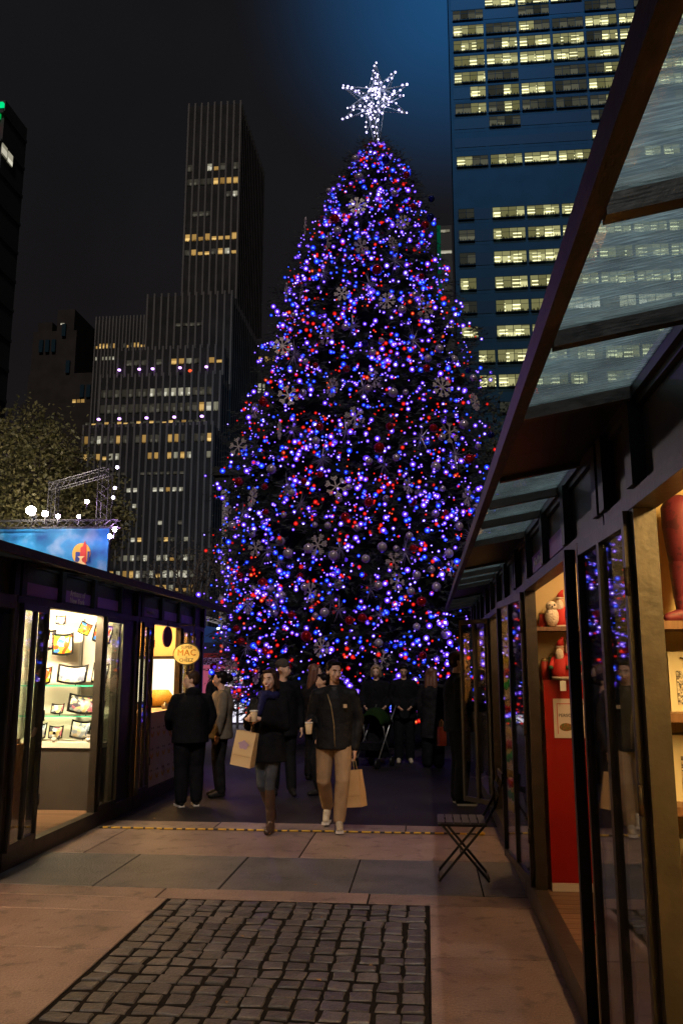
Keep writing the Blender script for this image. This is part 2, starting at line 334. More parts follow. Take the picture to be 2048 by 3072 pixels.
for k in range(nrow):
    off = R_.uniform(-0.012, 0.012); sk = R_.uniform(-0.006, 0.006)
    for i in range(ncol):
        w = cw - R_.uniform(0.017, 0.027); d = rh - R_.uniform(0.025, 0.038)
        cx, cyy = -1.93 + cw * (i + 0.5) + R_.uniform(-0.005, 0.005) + off * (0 < i < ncol - 1), 6.425 - rh * (k + 0.5) + R_.uniform(-0.006, 0.006) + sk * (i / ncol - 0.5)
        q = stone(w, d, i * 977 + k * 13)
        if cyy > 4.2: o = q.build('cobble', COBBLE, cob, smooth=False, loc=(cx, cyy, 0)); o.rotation_euler.z = R_.uniform(-0.05, 0.05)
        else: far_c.add([(vx + cx, vy + cyy, vz) for vx, vy, vz in q.v], q.f)
fc = far_c.build('cobbles', COBBLE, cob); fc['kind'] = 'stuff'
# litter and dead leaves
LEAF = mat('dead_leaf', (0.25, 0.14, 0.05), 0.8)
LL = ['right of centre low on the cobbles', 'near the right edge of the cobbles', 'in the middle of the cobbles', 'on the asphalt behind the man with the bag', 'on the upper cobbles near their right side', 'on the pink slabs near the left kiosk', 'on the asphalt near the tall man', 'lowest on the cobbles', 'on the blue grey slabs', 'beside the left kiosk behind the cable']
for i, (x, y) in enumerate([(-0.62, 4.9), (-0.35, 5.15), (-1.2, 5.6), (-0.4, 10.6), (-0.75, 6.05), (-2.75, 7.95), (0.0, 10.9), (-1.05, 4.55), (-0.9, 6.9), (-3.1, 9.6)]):
    q = MB(); s = R_.uniform(0.012, 0.022); q.add([(-s, -s * .5, 0.004), (s * .3, -s * .8, 0.008), (s, s * .2, 0.003), (0, s * .7, 0.009)], [(0, 1, 2, 3)])
    o = q.build('fallen_leaf', LEAF, None, loc=(x, y, 0.004)); o.rotation_euler.z = R_.uniform(0, 6)
    tag(o, 'tiny dry leaf lying %s' % LL[i], 'leaf', 'scattered fallen leaves')

# yellow and black striped cable lying across the walkway
CABLE_Y = mat('cable_yellow', (0.55, 0.33, 0.03), 0.5); CABLE_K = mat('cable_black', (0.02, 0.017, 0.012), 0.6)
cb = thing('striped_cable', 'yellow and black striped cable lying across the walkway between the kiosks', 'cable', (-3.5, 9.0, 0.012))
n = 74
def P(t): return (t * 4.0, 0.045 * t + 0.008 * math.sin(t * 23), 0.0)
MB().tube([P(i / n) for i in range(n + 1)], 0.0085, 8).build('core', CABLE_K, cb, True)
t_ = 0.01
while t_ < 0.98:
    l_ = R_.uniform(0.012, 0.026); MB().tube([P(t_), P(t_ + l_ / 2), P(t_ + l_)], 0.0098, 8).build('stripe', CABLE_Y, cb, True); t_ += l_ + R_.uniform(0.006, 0.014)
MB().ell((4.02, 0.045, 0.004), (0.05, 0.03, 0.022)).build('plug', CABLE_Y, cb, True)

# ------------------------------------------------------------------ far buildings
CONC = mat('dark_concrete', (0.022, 0.021, 0.021), 0.85, col2=(0.034, 0.032, 0.032), scale=0.2, spec=0.1)
PIL = mat('limestone_pilaster', (0.085, 0.078, 0.075), 0.85, col2=(0.115, 0.106, 0.10), scale=0.15)
DGLASS = mat('dark_glazing', (0.004, 0.020, 0.032), 0.6, spec=0.12)
TOWER_SKIN = mat('blue_grey_cladding', (0.004, 0.024, 0.036), 0.7, col2=(0.006, 0.030, 0.044), scale=0.3, spec=0.15)
MULL = mat('dark_mullion', (0.010, 0.02, 0.024), 0.7, spec=0.1)
W_WARM = window_mat('window_warm', (0.8, 0.42, 0.09), (1.0, 0.72, 0.28), 1.2, 1, 0)
W_DIM = window_mat('window_dim', (0.16, 0.14, 0.10), (0.3, 0.28, 0.22), 0.42, 2, 0)
W_WHITE = window_mat('window_white', (0.6, 0.55, 0.35), (0.95, 0.92, 0.8), 0.95, 2, 0)
W_OFF = window_mat('office_window', (0.30, 0.29, 0.09), (1.0, 0.96, 0.5), 1.15, 2, 1.0)
W_OFFD = window_mat('office_window_dim', (0.10, 0.11, 0.09), (0.32, 0.31, 0.2), 0.5, 2, 0.0)
W_OFFB = window_mat('office_window_bright', (0.8, 0.75, 0.35), (1.0, 0.98, 0.75), 1.25, 2, 0.0, 0.6)

def pane_mesh(w, h, m, cache={}):
    k = (round(w, 2), round(h, 2), m.name)
    if k not in cache:
        # frame-less pane with a little thickness, local origin at its lower left front corner
        cache[k] = MB().box(0, w, 0, 0.12, 0, h).mesh('window', m)
    return cache[k]
def frame_mesh(w, h, n, cache={}):
    k = (round(w, 2), round(h, 2), n)
    if k not in cache:
        q = MB(); t = 0.07
        for i in range(n + 1):
            x = w * i / n; q.box(x - t / 2, x + t / 2, -0.09, -0.02, 0, h)
        q.box(0, w, -0.1, -0.02, -0.09, 0.0); q.box(0, w, -0.1, -0.02, h, h + 0.09)
        q.box(0, w, -0.085, -0.025, h * 0.62, h * 0.62 + 0.05)
        cache[k] = q.mesh('frame', MULL)
    return cache[k]

# right: office tower with bays of lit windows
TY_, TX0 = 137.0, 6.4
ot = thing('office_tower', 'tall office tower washed in blue light with rows of lit yellow windows', 'office tower', (TX0, TY_, 0))
MB().box(0, 62, 0.3, 4, 0, 168).build('wall', TOWER_SKIN, ot)
OROWS = [(125.4, 123.4), (122.9, 121.0), (119.7, 117.7), (116.5, 114.4), (113.2, 111.1), (109.8, 107.8), (106.7, 104.6), (103.3, 101.3), (100.3, 98.4), (96.3, 94.7), (92.6, 90.7), (82.2, 80.3), (78.1, 76.1), (73.7, 71.5), (68.9, 66.8), (64.5, 62.4), (59.8, 57.8), (55.4, 53.2), (50.9, 48.8), (46.0, 44.1), (41.2, 39.2), (36.4, 34.4), (31.6, 29.6)]
def S(t): return [c for c in t]
OMAP = ['..BBBBBB.BBB..BB', 'dd..dd..dd.ddd..', 'BBddBdddBBBDBBBB', 'BBDBBBBBdBBBBBBB', 'BBBBBBBBBBBBBDBB', 'BBdd..dddBBdBBBB', '.BdBBBddBBBdBBBB', 'DBDBdDdDdBdd.d.d', '..dd....dd......', '........BB..dd..', 'bdBBBBBbdDdBB.', 'd.BBBBBBBBBBBBBB', 'd.BBBBBBBBBBBBBB', 'd.BBBBBBBBBBBBBB', 'B.BBBBBBBBBBBBBB', 'd.BBBDXXDXXXXBBB', 'B.BBBBBBBBBBBBBB', '.BBBBBBBBBBBBBB.', '.BBBBBB.BBBBBBBB', '..DB..BBBB.BBBBB', '.........d......', '....d....d......', '................']
bands = MB(); ledge = MB()
for (zt, zb), mp in zip(OROWS, OMAP):
    bands.box(0.5, 61.5, 0.24, 0.296, zb - 0.1, zt + 0.1)
    ledge.box(0.0, 62.0, 0.285, 0.297, zb - 0.75, zb - 0.25)
    for i, c in enumerate((mp + 'BBBBBBBB')[:18]):
        if c == '.': continue
        bay, half = divmod(i, 2); x = 0.8 + bay * 6.03 + half * 2.8; h = zt - zb
        m = {'B': W_OFF, 'b': W_OFF, 'D': W_OFFD, 'd': W_OFFD, 'X': W_OFFB}[c]
        o = put('window', pane_mesh(2.78, h, m), ot, (x, 0.04, zb)); put('frame', frame_mesh(2.78, h, 2), o)
bands.build('dark_glazing', DGLASS, ot); ledge.build('spandrel_ledges', TOWER_SKIN, ot)
fins = MB()
for i in range(11): fins.box(0.05 + i * 6.03, 0.55 + i * 6.03, 0.27, 0.298, 0, 168)
fins.build('facade_fins', TOWER_SKIN, ot)

# left: stepped tower with limestone pilasters
sb = thing('stepped_tower', 'dark stepped skyscraper with pale vertical pilasters and scattered lit windows', 'skyscraper', (-66, 205, 0))
def tier(Y, x0, x1, top, nb, depth, pw=0.5, lo=0.0):
    ox, oy = -66, 205
    MB().box(x0 - ox, x1 - ox, Y - oy + 0.5, Y - oy + depth, lo, top).build('wall', CONC, sb)
    p = (x1 - x0) / nb; me = MB().box(-pw / 2, pw / 2, 0, 0.55, 0, top - lo + 0.7).mesh('pilaster', PIL)
    for i in range(nb + 1): put('pilaster', me, sb, (x0 + i * p - ox, Y - oy - 0.06, lo))
    for j in range(0, int(depth / 2.2), 1):
        if j * 2.2 + 2 > 36: break
    sidem = MB()
    for j in range(int(depth / 2.4)): sidem.box(x1 - ox - 0.02, x1 - ox + 0.4, Y - oy + 1.2 + j * 2.4, Y - oy + 1.6 + j * 2.4, lo, top)
    sidem.build('side_fins', CONC, sb)
    return p
def wins(Y, x0, p, zb, zt, spec, pw=0.5):
    for i, c in enumerate(spec):
        if c in '. ': continue
        m = {'w': W_WARM, 'd': W_DIM, 'h': W_WHITE}[c]; h = zt - zb
        if c == 'w' and R_.random() < 0.25: h *= 0.55
        put('window', pane_mesh(p - pw - 0.1, h, m), sb, (x0 + i * p + pw / 2 + 0.05 + 66, Y - 205 + 0.36, zb))
p = tier(215, -67.4, -51.7, 166.6, 8, 36, lo=95); 
for zb, zt, s in ((145, 147.2, 'd..hwd.d'), (140.5, 142.5, 'ddddwwww'), (136.3, 138, '......dh'), (130.5, 132, '.ddd....'), (122.8, 124.9, 'wwwwwwww'), (118.3, 120.1, 'dwwwdwhw')): wins(215, -67.4, p, zb, zt, s)
p = tier(205, -73.8, -50.4, 101.2, 12, 40, lo=60); wins(205, -73.8, p, 92.3, 93.2, '....dddd....')
p = tier(208, -89.3, -74.6, 96.6, 15, 30, 0.35, lo=40); wins(208, -89.3, p, 88, 89.4, 'wwwwdw..dwdwwww', 0.35); wins(208, -89.3, p, 84.6, 85.6, 'h.hhhh.........', 0.35)
p = tier(200, -79.3, -51.1, 83.9, 14, 40, lo=55); wins(200, -79.3, p, 79.6, 81.1, '.ddd.d.wwhd.ww')
p = tier(195, -81.7, -50.4, 74.7, 17, 40, lo=45); wins(195, -81.7, p, 69.2, 71.3, 'dddddddhdhhhhddd'); wins(195, -81.7, p, 65.0, 67.3, 'ddddddddddddddwhh')
p = tier(188, -82.4, -50.1, 59.3, 20, 50)
for zb, zt, s in ((60.0, 60.6, 'dwdwdwwdwdwdwwdwddd'), (55.1, 57.1, 'wdhddwd.dwdd.wwd.ddw'), (51.0, 52.6, 'wdwwhh....ww.whwh..h'), (47.1, 47.8, '...dddd..ddddddd'), (42.9, 43.9, '.......hh..hhwhh'), (39.0, 40.0, '...h....h...'), (30.8, 31.8, '.....h..hw..dwd.h'), (26.2, 27.6, '......dhhdh.hhwdhd'), (22.2, 23.9, '.....whwwhdhwhhhhd'), (18.8, 20.5, '....wwdhwwwhwwhwww'), (14.6, 16.2, 'hdwhdhwwdhdwwdhhww'), (34.8, 35.8, '.......d....h..d'), (10.5, 12, 'hwwwhwwhdwwwhwwwhw')): wins(188, -82.4, p, zb, zt, s)
VIOLET = emis('violet_floodlight', (0.62, 0.32, 1.0), 4.0); VIOLET.cycles.emission_sampling = 'NONE'
vm = MB().lathe([(0.1, -0.3), (0.34, -0.22), (0.46, 0), (0.34, 0.22), (0.1, 0.3)], n=12).mesh('floodlight', VIOLET, True)
ords = ['first', 'second', 'third', 'fourth', 'fifth', 'sixth', 'seventh', 'eighth', 'ninth', 'tenth', 'eleventh', 'twelfth', 'thirteenth', 'fourteenth', 'fifteenth', 'sixteenth', 'seventeenth', 'eighteenth', 'nineteenth', 'twentieth', 'twenty-first', 'twenty-second', 'twenty-third', 'twenty-fourth', 'twenty-fifth', 'twenty-sixth', 'twenty-seventh', 'twenty-eighth', 'twenty-ninth', 'thirtieth']
for rowi, (Y, z, xs) in enumerate(((199.2, 78.1, (-78.5, -73.1, -69.5, -62.2, -55.2)), (187.2, 61.0, (-78.3, -73.1, -66.3, -59.4, -52.6)))):
    for k, x in enumerate(xs):
        o = put('floodlight', vm, None, (x, Y, z)); tag(o, 'violet floodlight on the stepped tower, %s from the left in the %s row' % (ords[k], ('upper', 'lower')[rowi]), 'floodlight', 'violet floodlights on the tower ledges')
rl = MB().ell((0, 0, 0), (0.5, 0.3, 0.4)).build('warning_light', emis('red_lamp', (1, 0.1, 0.03), 1.5), None, True, (-59.5, 199.2, 77.2)); tag(rl, 'small red lamp between violet floodlights on the tower', 'lamp')

def simple_tower(name, label, x0, x1, y0, y1, top, skin, pitch, win, seed, pil=None):
    t = thing(name, label, 'building', (x0, y0, 0)); MB().box(0, x1 - x0, 0.4, y1 - y0, 0, top).build('wall', skin, t)
    if pil:
        n = int((x1 - x0) / pil); me = MB().box(-0.2, 0.2, 0, 0.5, 0, top).mesh('pilaster', skin)
        for i in range(n + 1): put('pilaster', me, t, (i * (x1 - x0) / n, -0.05, 0))
    for (xa, xb, zb, zt, m) in win: put('window', pane_mesh(xb - xa, zt - zb, m), t, (xa - x0, 0.2, zb))
    return t
BROWN = mat('brown_brick', (0.03, 0.025, 0.023), 0.9, col2=(0.04, 0.033, 0.03), scale=0.3, spec=0.05)
NEARBLK = mat('black_granite', (0.022, 0.022, 0.024), 0.7)
simple_tower('slab_building', 'dark slab building with a few lit windows behind the stepped tower', -50.9, -34, 240, 262, 102.5, CONC, 0, [(-50.3, -48.6, 94.4, 96.5, W_WARM), (-48.0, -46.4, 94.4, 96.5, W_WARM), (-50.6, -48.0, 84.7, 87.8, W_WHITE), (-45.6, -44.1, 94.4, 96.5, W_WARM), (-50.2, -48.5, 76, 78, W_DIM)], 3, 2.1)
GREEN = emis('green_neon', (0.02, 0.75, 0.22), 0.6); GREEN.cycles.emission_sampling = 'NONE'
gt = simple_tower('green_edged_tower', 'narrow dark tower with green neon edge beside the lit tree', 6.2, 11.2, 260, 285, 149, NEARBLK, 0, [(7.6, 10.6, 146.4, 147.4, W_WHITE), (7.5, 11.1, 138.6, 139.8, W_WHITE), (7.6, 10.6, 125, 127.6, W_DIM), (8.0, 11.0, 112, 113.6, W_WARM), (7.9, 10.8, 119, 119.8, W_DIM)], 3)
MB().box(0.05, 1.3, 0.05, 0.35, 120, 149).build('neon_panel', emis('green_lit_panel', (0.0, 0.14, 0.07), 0.35), gt)
lt = simple_tower('corner_tower', 'black tower at the left edge with green and red neon at its crown', -110, -64.3, 110, 117.6, 89.6, NEARBLK, 0, [], 4)
MB().box(35, 45.6, -0.15, 0.35, 88.2, 88.9).build('green_neon_band', emis('green_neon2', (0.0, 0.8, 0.25), 1.0), lt)
MB().box(35, 45.2, -0.15, 0.35, 86.2, 87.2).build('green_neon_bar', emis('green_neon3', (0.0, 0.5, 0.1), 0.7), lt)
MB().box(35, 45.0, -0.15, 0.35, 84.4, 85.2).build('red_neon_bar', emis('red_neon', (0.9, 0.02, 0.02), 0.7), lt)
for k, (ya, yb) in enumerate(((0.3, 1.9), (2.2, 3.7))): put('window', MB().box(0, 0.12, 0, yb - ya, 0, 1.9).mesh('window', W_WHITE), lt, (45.72, ya, 80.2 - k * 0.15))
for z in range(12, 88, 5): MB().box(-0.05, 45.8, -0.2, 7.7, z, z + 0.5).build('floor_ledge', NEARBLK, lt)
gb = thing('brick_tower', 'dim brown brick tower with pinnacled top in the left background', 'building', (-121, 230, 0))
for (x0, x1, z) in ((0, 36, 80), (1, 24, 90), (1.5, 15.5, 104), (9, 14.5, 111), (3, 7.5, 107)): MB().box(x0, x1, 0 if z == 80 else 0.6 + z * 0.01, 20, 0, z).build('wall', BROWN, gb)
for (x, z) in ((4, 97), (6, 97), (8, 97), (11, 102), (13, 90), (18, 82), (20, 82), (22, 82), (30, 70), (28, 70), (17, 70)): MB().box(x, x + 1.2, 0.9, 1.6, z, z + 4.0).build('window', DGLASS, gb)
for i, x in enumerate((15.8, 17.2, 18.5)): put('window', pane_mesh(1.0, 1.6, W_WARM), gb, (x, 1.0, 79.8))
put('window', pane_mesh(1.2, 0.5, W_WHITE), gb, (10.2, 1.5, 106.0))
# stone portico left of the tree
STONE = mat('pale_stone', (0.42, 0.38, 0.36), 0.8, col2=(0.5, 0.46, 0.44), scale=1.5)
po = thing('stone_portico', 'pale stone portico with one floodlit column left of the tree', 'building', (-17.8, 70, 0))
MB().box(0.0, 7, 1.2, 8, 0, 19.2).build('wall', NEARBLK, po); MB().box(-0.4, 7.2, -0.4, 1.1, 17.2, 18.2).box(-0.6, 7.4, -0.6, 1.15, 18.25, 19.0).build('entablature', CONC, po)
MB().lathe([(0.42, 0), (0.42, 0.4), (0.33, 0.5), (0.29, 16.2), (0.33, 16.3), (0.42, 16.7), (0.42, 17.15)], (0.45, 0.2, 0), 16).build('column', STONE, po, True)
cl_d = bpy.data.lights.new('column_spotlight', 'SPOT'); cl = bpy.data.objects.new('column_spotlight', cl_d); COL.objects.link(cl); cl.location = (-17.2, 67, 11.5); cl_d.energy = 60; cl_d.color = (0.85, 0.75, 1.0); cl_d.spot_size = rad(34)
cl.rotation_euler = (Vector((-17.35, 70.2, 15.5)) - cl.location).to_track_quat('-Z', 'Y').to_euler()

# ------------------------------------------------------------------ stage with banner and truss
TRUSS = mat('truss_aluminium', (0.07, 0.068, 0.07), 0.5, 0.6)
def banner_mat():
    m = bpy.data.materials.new('blue_printed_banner'); m.use_nodes = True; N = m.node_tree.nodes; L = m.node_tree.links; b = N['Principled BSDF']; b.inputs['Roughness'].default_value = 0.6
    tc = N.new('ShaderNodeTexCoord'); nz = N.new('ShaderNodeTexNoise'); nz.inputs['Scale'].default_value = 1.1; nz.inputs['Detail'].default_value = 5; L.new(tc.outputs['Object'], nz.inputs['Vector'])
    r = N.new('ShaderNodeValToRGB'); e = r.color_ramp.elements; e[0].position = 0.3; e[0].color = (0.012, 0.08, 0.30, 1); e[1].position = 0.72; e[1].color = (0.30, 0.42, 0.62, 1)
    x = e.new(0.5); x.color = (0.02, 0.24, 0.52, 1); L.new(nz.outputs[0], r.inputs[0]); L.new(r.outputs[0], b.inputs['Base Color']); return m
st = thing('stage', 'stage roof hung with a bright blue banner behind the left kiosks', 'stage', (-16, 30, 0))
MB().box(-6, 4.08, 0.05, 0.11, 4.6, 6.95).build('banner', banner_mat(), st)
MB().box(-6, 3.7, 0.3, 1.4, 6.5, 6.7).box(-6, 3.9, 0.2, 8, 0, 1.2).build('stage_frame', DARKMETAL, st)
for x in (3.8, -2.2): MB().box(x, x + 0.2, 0.3, 0.5, 0, 6.5).build('post', TRUSS, st)
ORANGE = mat('orange_print', (0.80, 0.40, 0.05), 0.6); REDP = mat('red_print', (0.6, 0.04, 0.03), 0.6)
el = MB(); el.prism([(3.05 + 0.36 * math.cos(t * 0.2618), 5.93 + 0.40 * math.sin(t * 0.2618)) for t in range(24)], 0.03, 0.045); lg = el.build('orange_disc_emblem', ORANGE, st)
MB().prism([(3.0, 5.55), (3.26, 5.5), (3.24, 6.2), (3.17, 6.42), (3.1, 6.2), (3.02, 6.15)], 0.015, 0.028).build('red_tower_shape', REDP, lg)
CREAMP = mat('cream_print', (0.85, 0.6, 0.25), 0.6); NAVY = mat('navy_print', (0.02, 0.04, 0.22), 0.6)
MB().prism([(2.83, 5.62), (3.0, 5.6), (3.0, 5.98), (2.83, 6.0)], 0.015, 0.028).prism([(3.3, 5.6), (3.38, 5.62), (3.38, 6.0), (3.3, 6.02)], 0.015, 0.028).build('navy_panels', NAVY, lg)
MB().prism([(2.8, 5.5), (3.3, 5.5), (3.12, 5.62), (3.08, 5.72), (3.2, 5.82), (2.92, 5.82), (3.03, 5.72), (2.98, 5.62)], 0.002, 0.012).build('cream_cup_shape', CREAMP, lg)
def truss(m, p0, p1, s=0.3, n=10, r=0.022):
    p0, p1 = Vector(p0), Vector(p1); t = (p1 - p0).normalized(); u = t.cross(Vector((0, 1, 0))).normalized() if abs(t.y) < 0.9 else Vector((1, 0, 0)); w = t.cross(u)
    c = [(u * a + w * b2) * s / 2 for a, b2 in ((1, 1), (1, -1), (-1, -1), (-1, 1))]
    for q in c: m.tube([p0 + q, p1 + q], r, 5)
    for i in range(n):
        a, b2 = p0.lerp(p1, i / n), p0.lerp(p1, (i + 1) / n)
        for k in range(4): m.tube([a + c[k], b2 + c[(k + 1) % 4]], r * 0.6, 4)
q = MB(); truss(q, (-6, -0.25, 7.1), (4.6, -0.25, 7.0), 0.28, 34); q.build('front_truss', TRUSS, st)
q = MB(); truss(q, (1.35, 1.0, 6.7), (1.35, 1.0, 9.0), 0.3, 8); q.build('truss_tower', TRUSS, st)
q = MB(); truss(q, (3.62, 0.6, 6.7), (3.62, 0.6, 9.5), 0.42, 8); q.build('truss_tower', TRUSS, st)
q = MB(); truss(q, (1.2, 1.0, 8.75), (3.7, 0.6, 9.25), 0.3, 9); q.build('truss_beam', TRUSS, st)
LAMPW = emis('stage_lamp_white', (1.0, 0.86, 0.72), 420.0); LAMPV = emis('stage_lamp_violet', (0.75, 0.45, 1.0), 190.0); LAMPD = emis('stage_lamp_soft', (0.8, 0.66, 1.0), 20.0)
def stage_lamp(x, y, z, r, m, label, aim=(0.2, -1, 0)):
    t = thing('stage_light', label, 'stage light', (x, y, z), 0, 'lit stage lamps')
    A = Vector(aim).normalized().to_track_quat('Z', 'Y').to_matrix()
    h = MB().lathe([(r * 0.3, -r * 1.5), (r * 0.6, -r * 1.2), (r * 0.75, -r * 0.3), (r * 0.72, -r * 0.15)], n=14); h.v = [tuple(A @ Vector(p)) for p in h.v]; h.build('housing', BLACKMETAL, t, True)
    d = MB().ell((0, 0, r * 0.7), (r * 0.98, r * 0.98, r * 0.85), n=16, m=10); d.v = [tuple(A @ Vector(p)) for p in d.v]; d.build('lens', m, t, True)
    MB().tube([(0, 0, -r), (0, 0, -r - 0.25)], 0.025, 6).build('bracket', BLACKMETAL, t)
stage_lamp(-14.54, 29.1, 7.34, 0.18, LAMPW, 'largest blazing white stage lamp above the blue banner', (-0.1, -0.6, 0.6))
stage_lamp(-14.02, 29.1, 7.26, 0.11, LAMPW, 'white stage lamp just right of the largest one', (0.1, -0.7, 0.5))
stage_lamp(-13.52, 29.1, 7.2, 0.075, LAMPV, 'violet white stage lamp in the middle of the banner truss')
stage_lamp(-12.72, 29.1, 7.18, 0.07, LAMPV, 'small violet stage lamp under the purple one')
stage_lamp(-12.92, 30.2, 7.98, 0.08, LAMPV, 'purple stage lamp hanging inside the truss frame', (0.5, -1, -0.3))
for k, (z, lab) in enumerate(((6.75, 'pink white stage lamp low at the banner corner'), (6.5, 'bright stage lamp lowest at the banner corner'), (7.98, 'small lamp halfway up the right truss tower'), (8.35, 'small lamp high on the right truss tower'), (9.15, 'topmost small lamp on the right truss tower'))):
    stage_lamp(-11.75 + (0.22 if k == 0 else 0.05 * k), 29.6, z, 0.08 if k < 2 else 0.06, LAMPV if k < 2 else LAMPD, lab, (0.6, -1, -0.1))

# ------------------------------------------------------------------ park trees
def leafy(name, label, loc, trunk_h, lobes, nl, ls, lm, seed, cat='tree', limbs=7):
    t = thing(name, label, cat, loc, 0, 'park trees'); r = random.Random(seed); q = MB()
    BARK = mat('bark', (0.06, 0.047, 0.038), 0.9, col2=(0.09, 0.07, 0.055), scale=4, stretch=(1, 1, 0.2))
    q.tube([(0, 0, -0.05), (0.05, 0, trunk_h * 0.5), (0, 0.05, trunk_h)], [0.2, 0.16, 0.13], 9)
    for (cx, cyy, cz, rr) in lobes:
        for k in range(max(2, limbs // len(lobes) + 1)):
            e = Vector((cx + r.uniform(-.7, .7) * rr, cyy + r.uniform(-.7, .7) * rr, cz + r.uniform(-.2, .8) * rr))
            mid = Vector((0, 0, trunk_h)).lerp(e, 0.5) + Vector((r.uniform(-.3, .3), r.uniform(-.3, .3), r.uniform(-.2, .4)))
            q.tube([(0, 0, trunk_h * 0.8), mid, e], [0.09, 0.05, 0.012], 6)
            for w in range(5):
                a = mid.lerp(e, r.uniform(0, 1)); b2 = a + Vector((r.uniform(-1, 1), r.uniform(-1, 1), r.uniform(-.2, 1.2))) * rr * 0.45
                q.tube([a, a.lerp(b2, 0.5) + Vector((0, 0, 0.08)), b2], [0.03, 0.02, 0.01], 4)
    q.build('trunk', BARK, t)
    rg = np.random.default_rng(seed); w = np.array([l[3] ** 3 for l in lobes]); w = w / w.sum(); idx = rg.choice(len(lobes), nl, p=w)
    # leaves gather in clumps
    ncl = max(30, nl // 45); cd = rg.normal(size=(ncl, 3)); cd /= np.linalg.norm(cd, axis=1)[:, None]; cr = rg.uniform(0.35, 1.0, ncl) ** 0.6; ci = rg.choice(len(lobes), ncl, p=w)
    L = np.array([l[:3] for l in lobes]); RR = np.array([l[3] for l in lobes])
    cc = L[ci] + cd * (cr * RR[ci])[:, None] * np.array([1, 1, 0.85]); pick = rg.integers(0, ncl, nl)
    pos = cc[pick] + rg.normal(size=(nl, 3)) * (0.17 * RR[ci][pick])[:, None]
    u = rg.normal(size=(nl, 3)); u /= np.linalg.norm(u, axis=1)[:, None]; v = np.cross(u, rg.normal(size=(nl, 3))); v /= np.linalg.norm(v, axis=1)[:, None]
    s = ls * rg.uniform(0.6, 1.3, (nl, 1)); vs = np.stack([pos - u * s, pos + v * s * 0.5, pos + u * s, pos - v * s * 0.5], 1).reshape(-1, 3)
    me = bpy.data.meshes.new('crown'); me.from_pydata(vs.tolist(), [], [(4 * i, 4 * i + 1, 4 * i + 2, 4 * i + 3) for i in range(nl)]); me.materials.append(lm); put('crown', me, t)
    return t
LEAFG = mat('leaf_green', (0.085, 0.085, 0.024), 0.6, col2=(0.14, 0.12, 0.038), scale=1.3)
LEAFB = mat('leaf_brown', (0.07, 0.055, 0.035), 0.7, col2=(0.10, 0.085, 0.05), scale=1.3)
LEAFK = mat('leaf_dark', (0.028, 0.036, 0.02), 0.7, col2=(0.04, 0.05, 0.026), scale=1.3)
leafy('park_tree', 'leafy green tree lit by stage lights at the far left', (-17.6, 34, 0), 6.5, [(0, 0, 10, 2.9), (-1.8, 0, 8.4, 2.4), (1.2, -0.5, 8.2, 2.2), (0.2, 0, 11.8, 1.7)], 13000, 0.10, LEAFG, 3)
leafy('park_tree', 'rounded green tree with olive leaves just right of the leftmost tree', (-15.6, 36, 0), 6, [(0, 0, 9.2, 1.9), (1.0, 0, 8.0, 1.6), (-1.2, 0, 8.2, 1.8), (-0.8, 0, 10.6, 1.2)], 9000, 0.10, LEAFG, 5)
for k, (x, y, h, lab) in enumerate(((-11.6, 40, 8.6, 'sparse brown tree just right of the blue banner'), (-9.9, 43, 9.6, 'thin bare autumn tree in front of the stepped tower'), (-8.3, 41, 8.8, 'thin bare autumn tree nearest the lit tree'), (-10.8, 46, 11.5, 'tall thin bare tree between the banner and the lit tree'))):
    leafy('bare_tree', lab, (x, y, 0), h * 0.4, [(0, 0, h * 0.72, h * 0.27), (0.5, 0, h * 0.5, h * 0.2)], 500 if k else 1300, 0.055, LEAFB, 20 + k, limbs=16)
leafy('park_tree', 'dark tree in front of the office tower right of the lit tree', (3.4, 42, 0), 6, [(0, 0, 13.2, 2.4), (1.6, 0, 11.4, 2.2), (-1, 0, 10.6, 2.4), (1.0, 0, 8.5, 2.6)], 8000, 0.13, LEAFK, 31)
# ------------------------------------------------------------------ the Christmas tree
TCY = 19.5
PZ = [0.5, 0.9, 1.5, 2, 3, 4, 5, 6, 7, 8, 9, 10, 11, 12, 13, 14, 14.8, 15.2]
PR = [2.7, 3.0, 3.2, 3.26, 3.26, 3.22, 3.18, 3.16, 3.02, 2.82, 2.62, 2.36, 2.06, 1.72, 1.34, 0.96, .48, .12]
PC = [-1.55, -1.55, -1.68, -1.72, -1.72, -1.64, -1.55, -1.5, -1.45, -1.35, -1.33, -1.34, -1.37, -1.3, -1.14, -1.05, -1.05, -1.05]
TREE0 = (-1.4, TCY, 0)
xt = thing('christmas_tree', 'giant Christmas tree covered in blue and red lights and ornaments', 'christmas tree', TREE0)
NEEDLE = mat('fir_needles', (0.03, 0.036, 0.03), 0.6, col2=(0.055, 0.06, 0.05), scale=2.0, spec=0.12)
MB().tube([(0.0, 0, -0.02), (0.1, 0, 6), (0.3, 0, 12), (0.35, 0, 15.4)], [0.28, 0.22, 0.12, 0.03], 10).build('trunk', mat('bark2', (0.05, 0.035, 0.025), 0.9), xt)
def prof(z): return np.interp(z, PZ, PR), np.interp(z, PZ, PC)
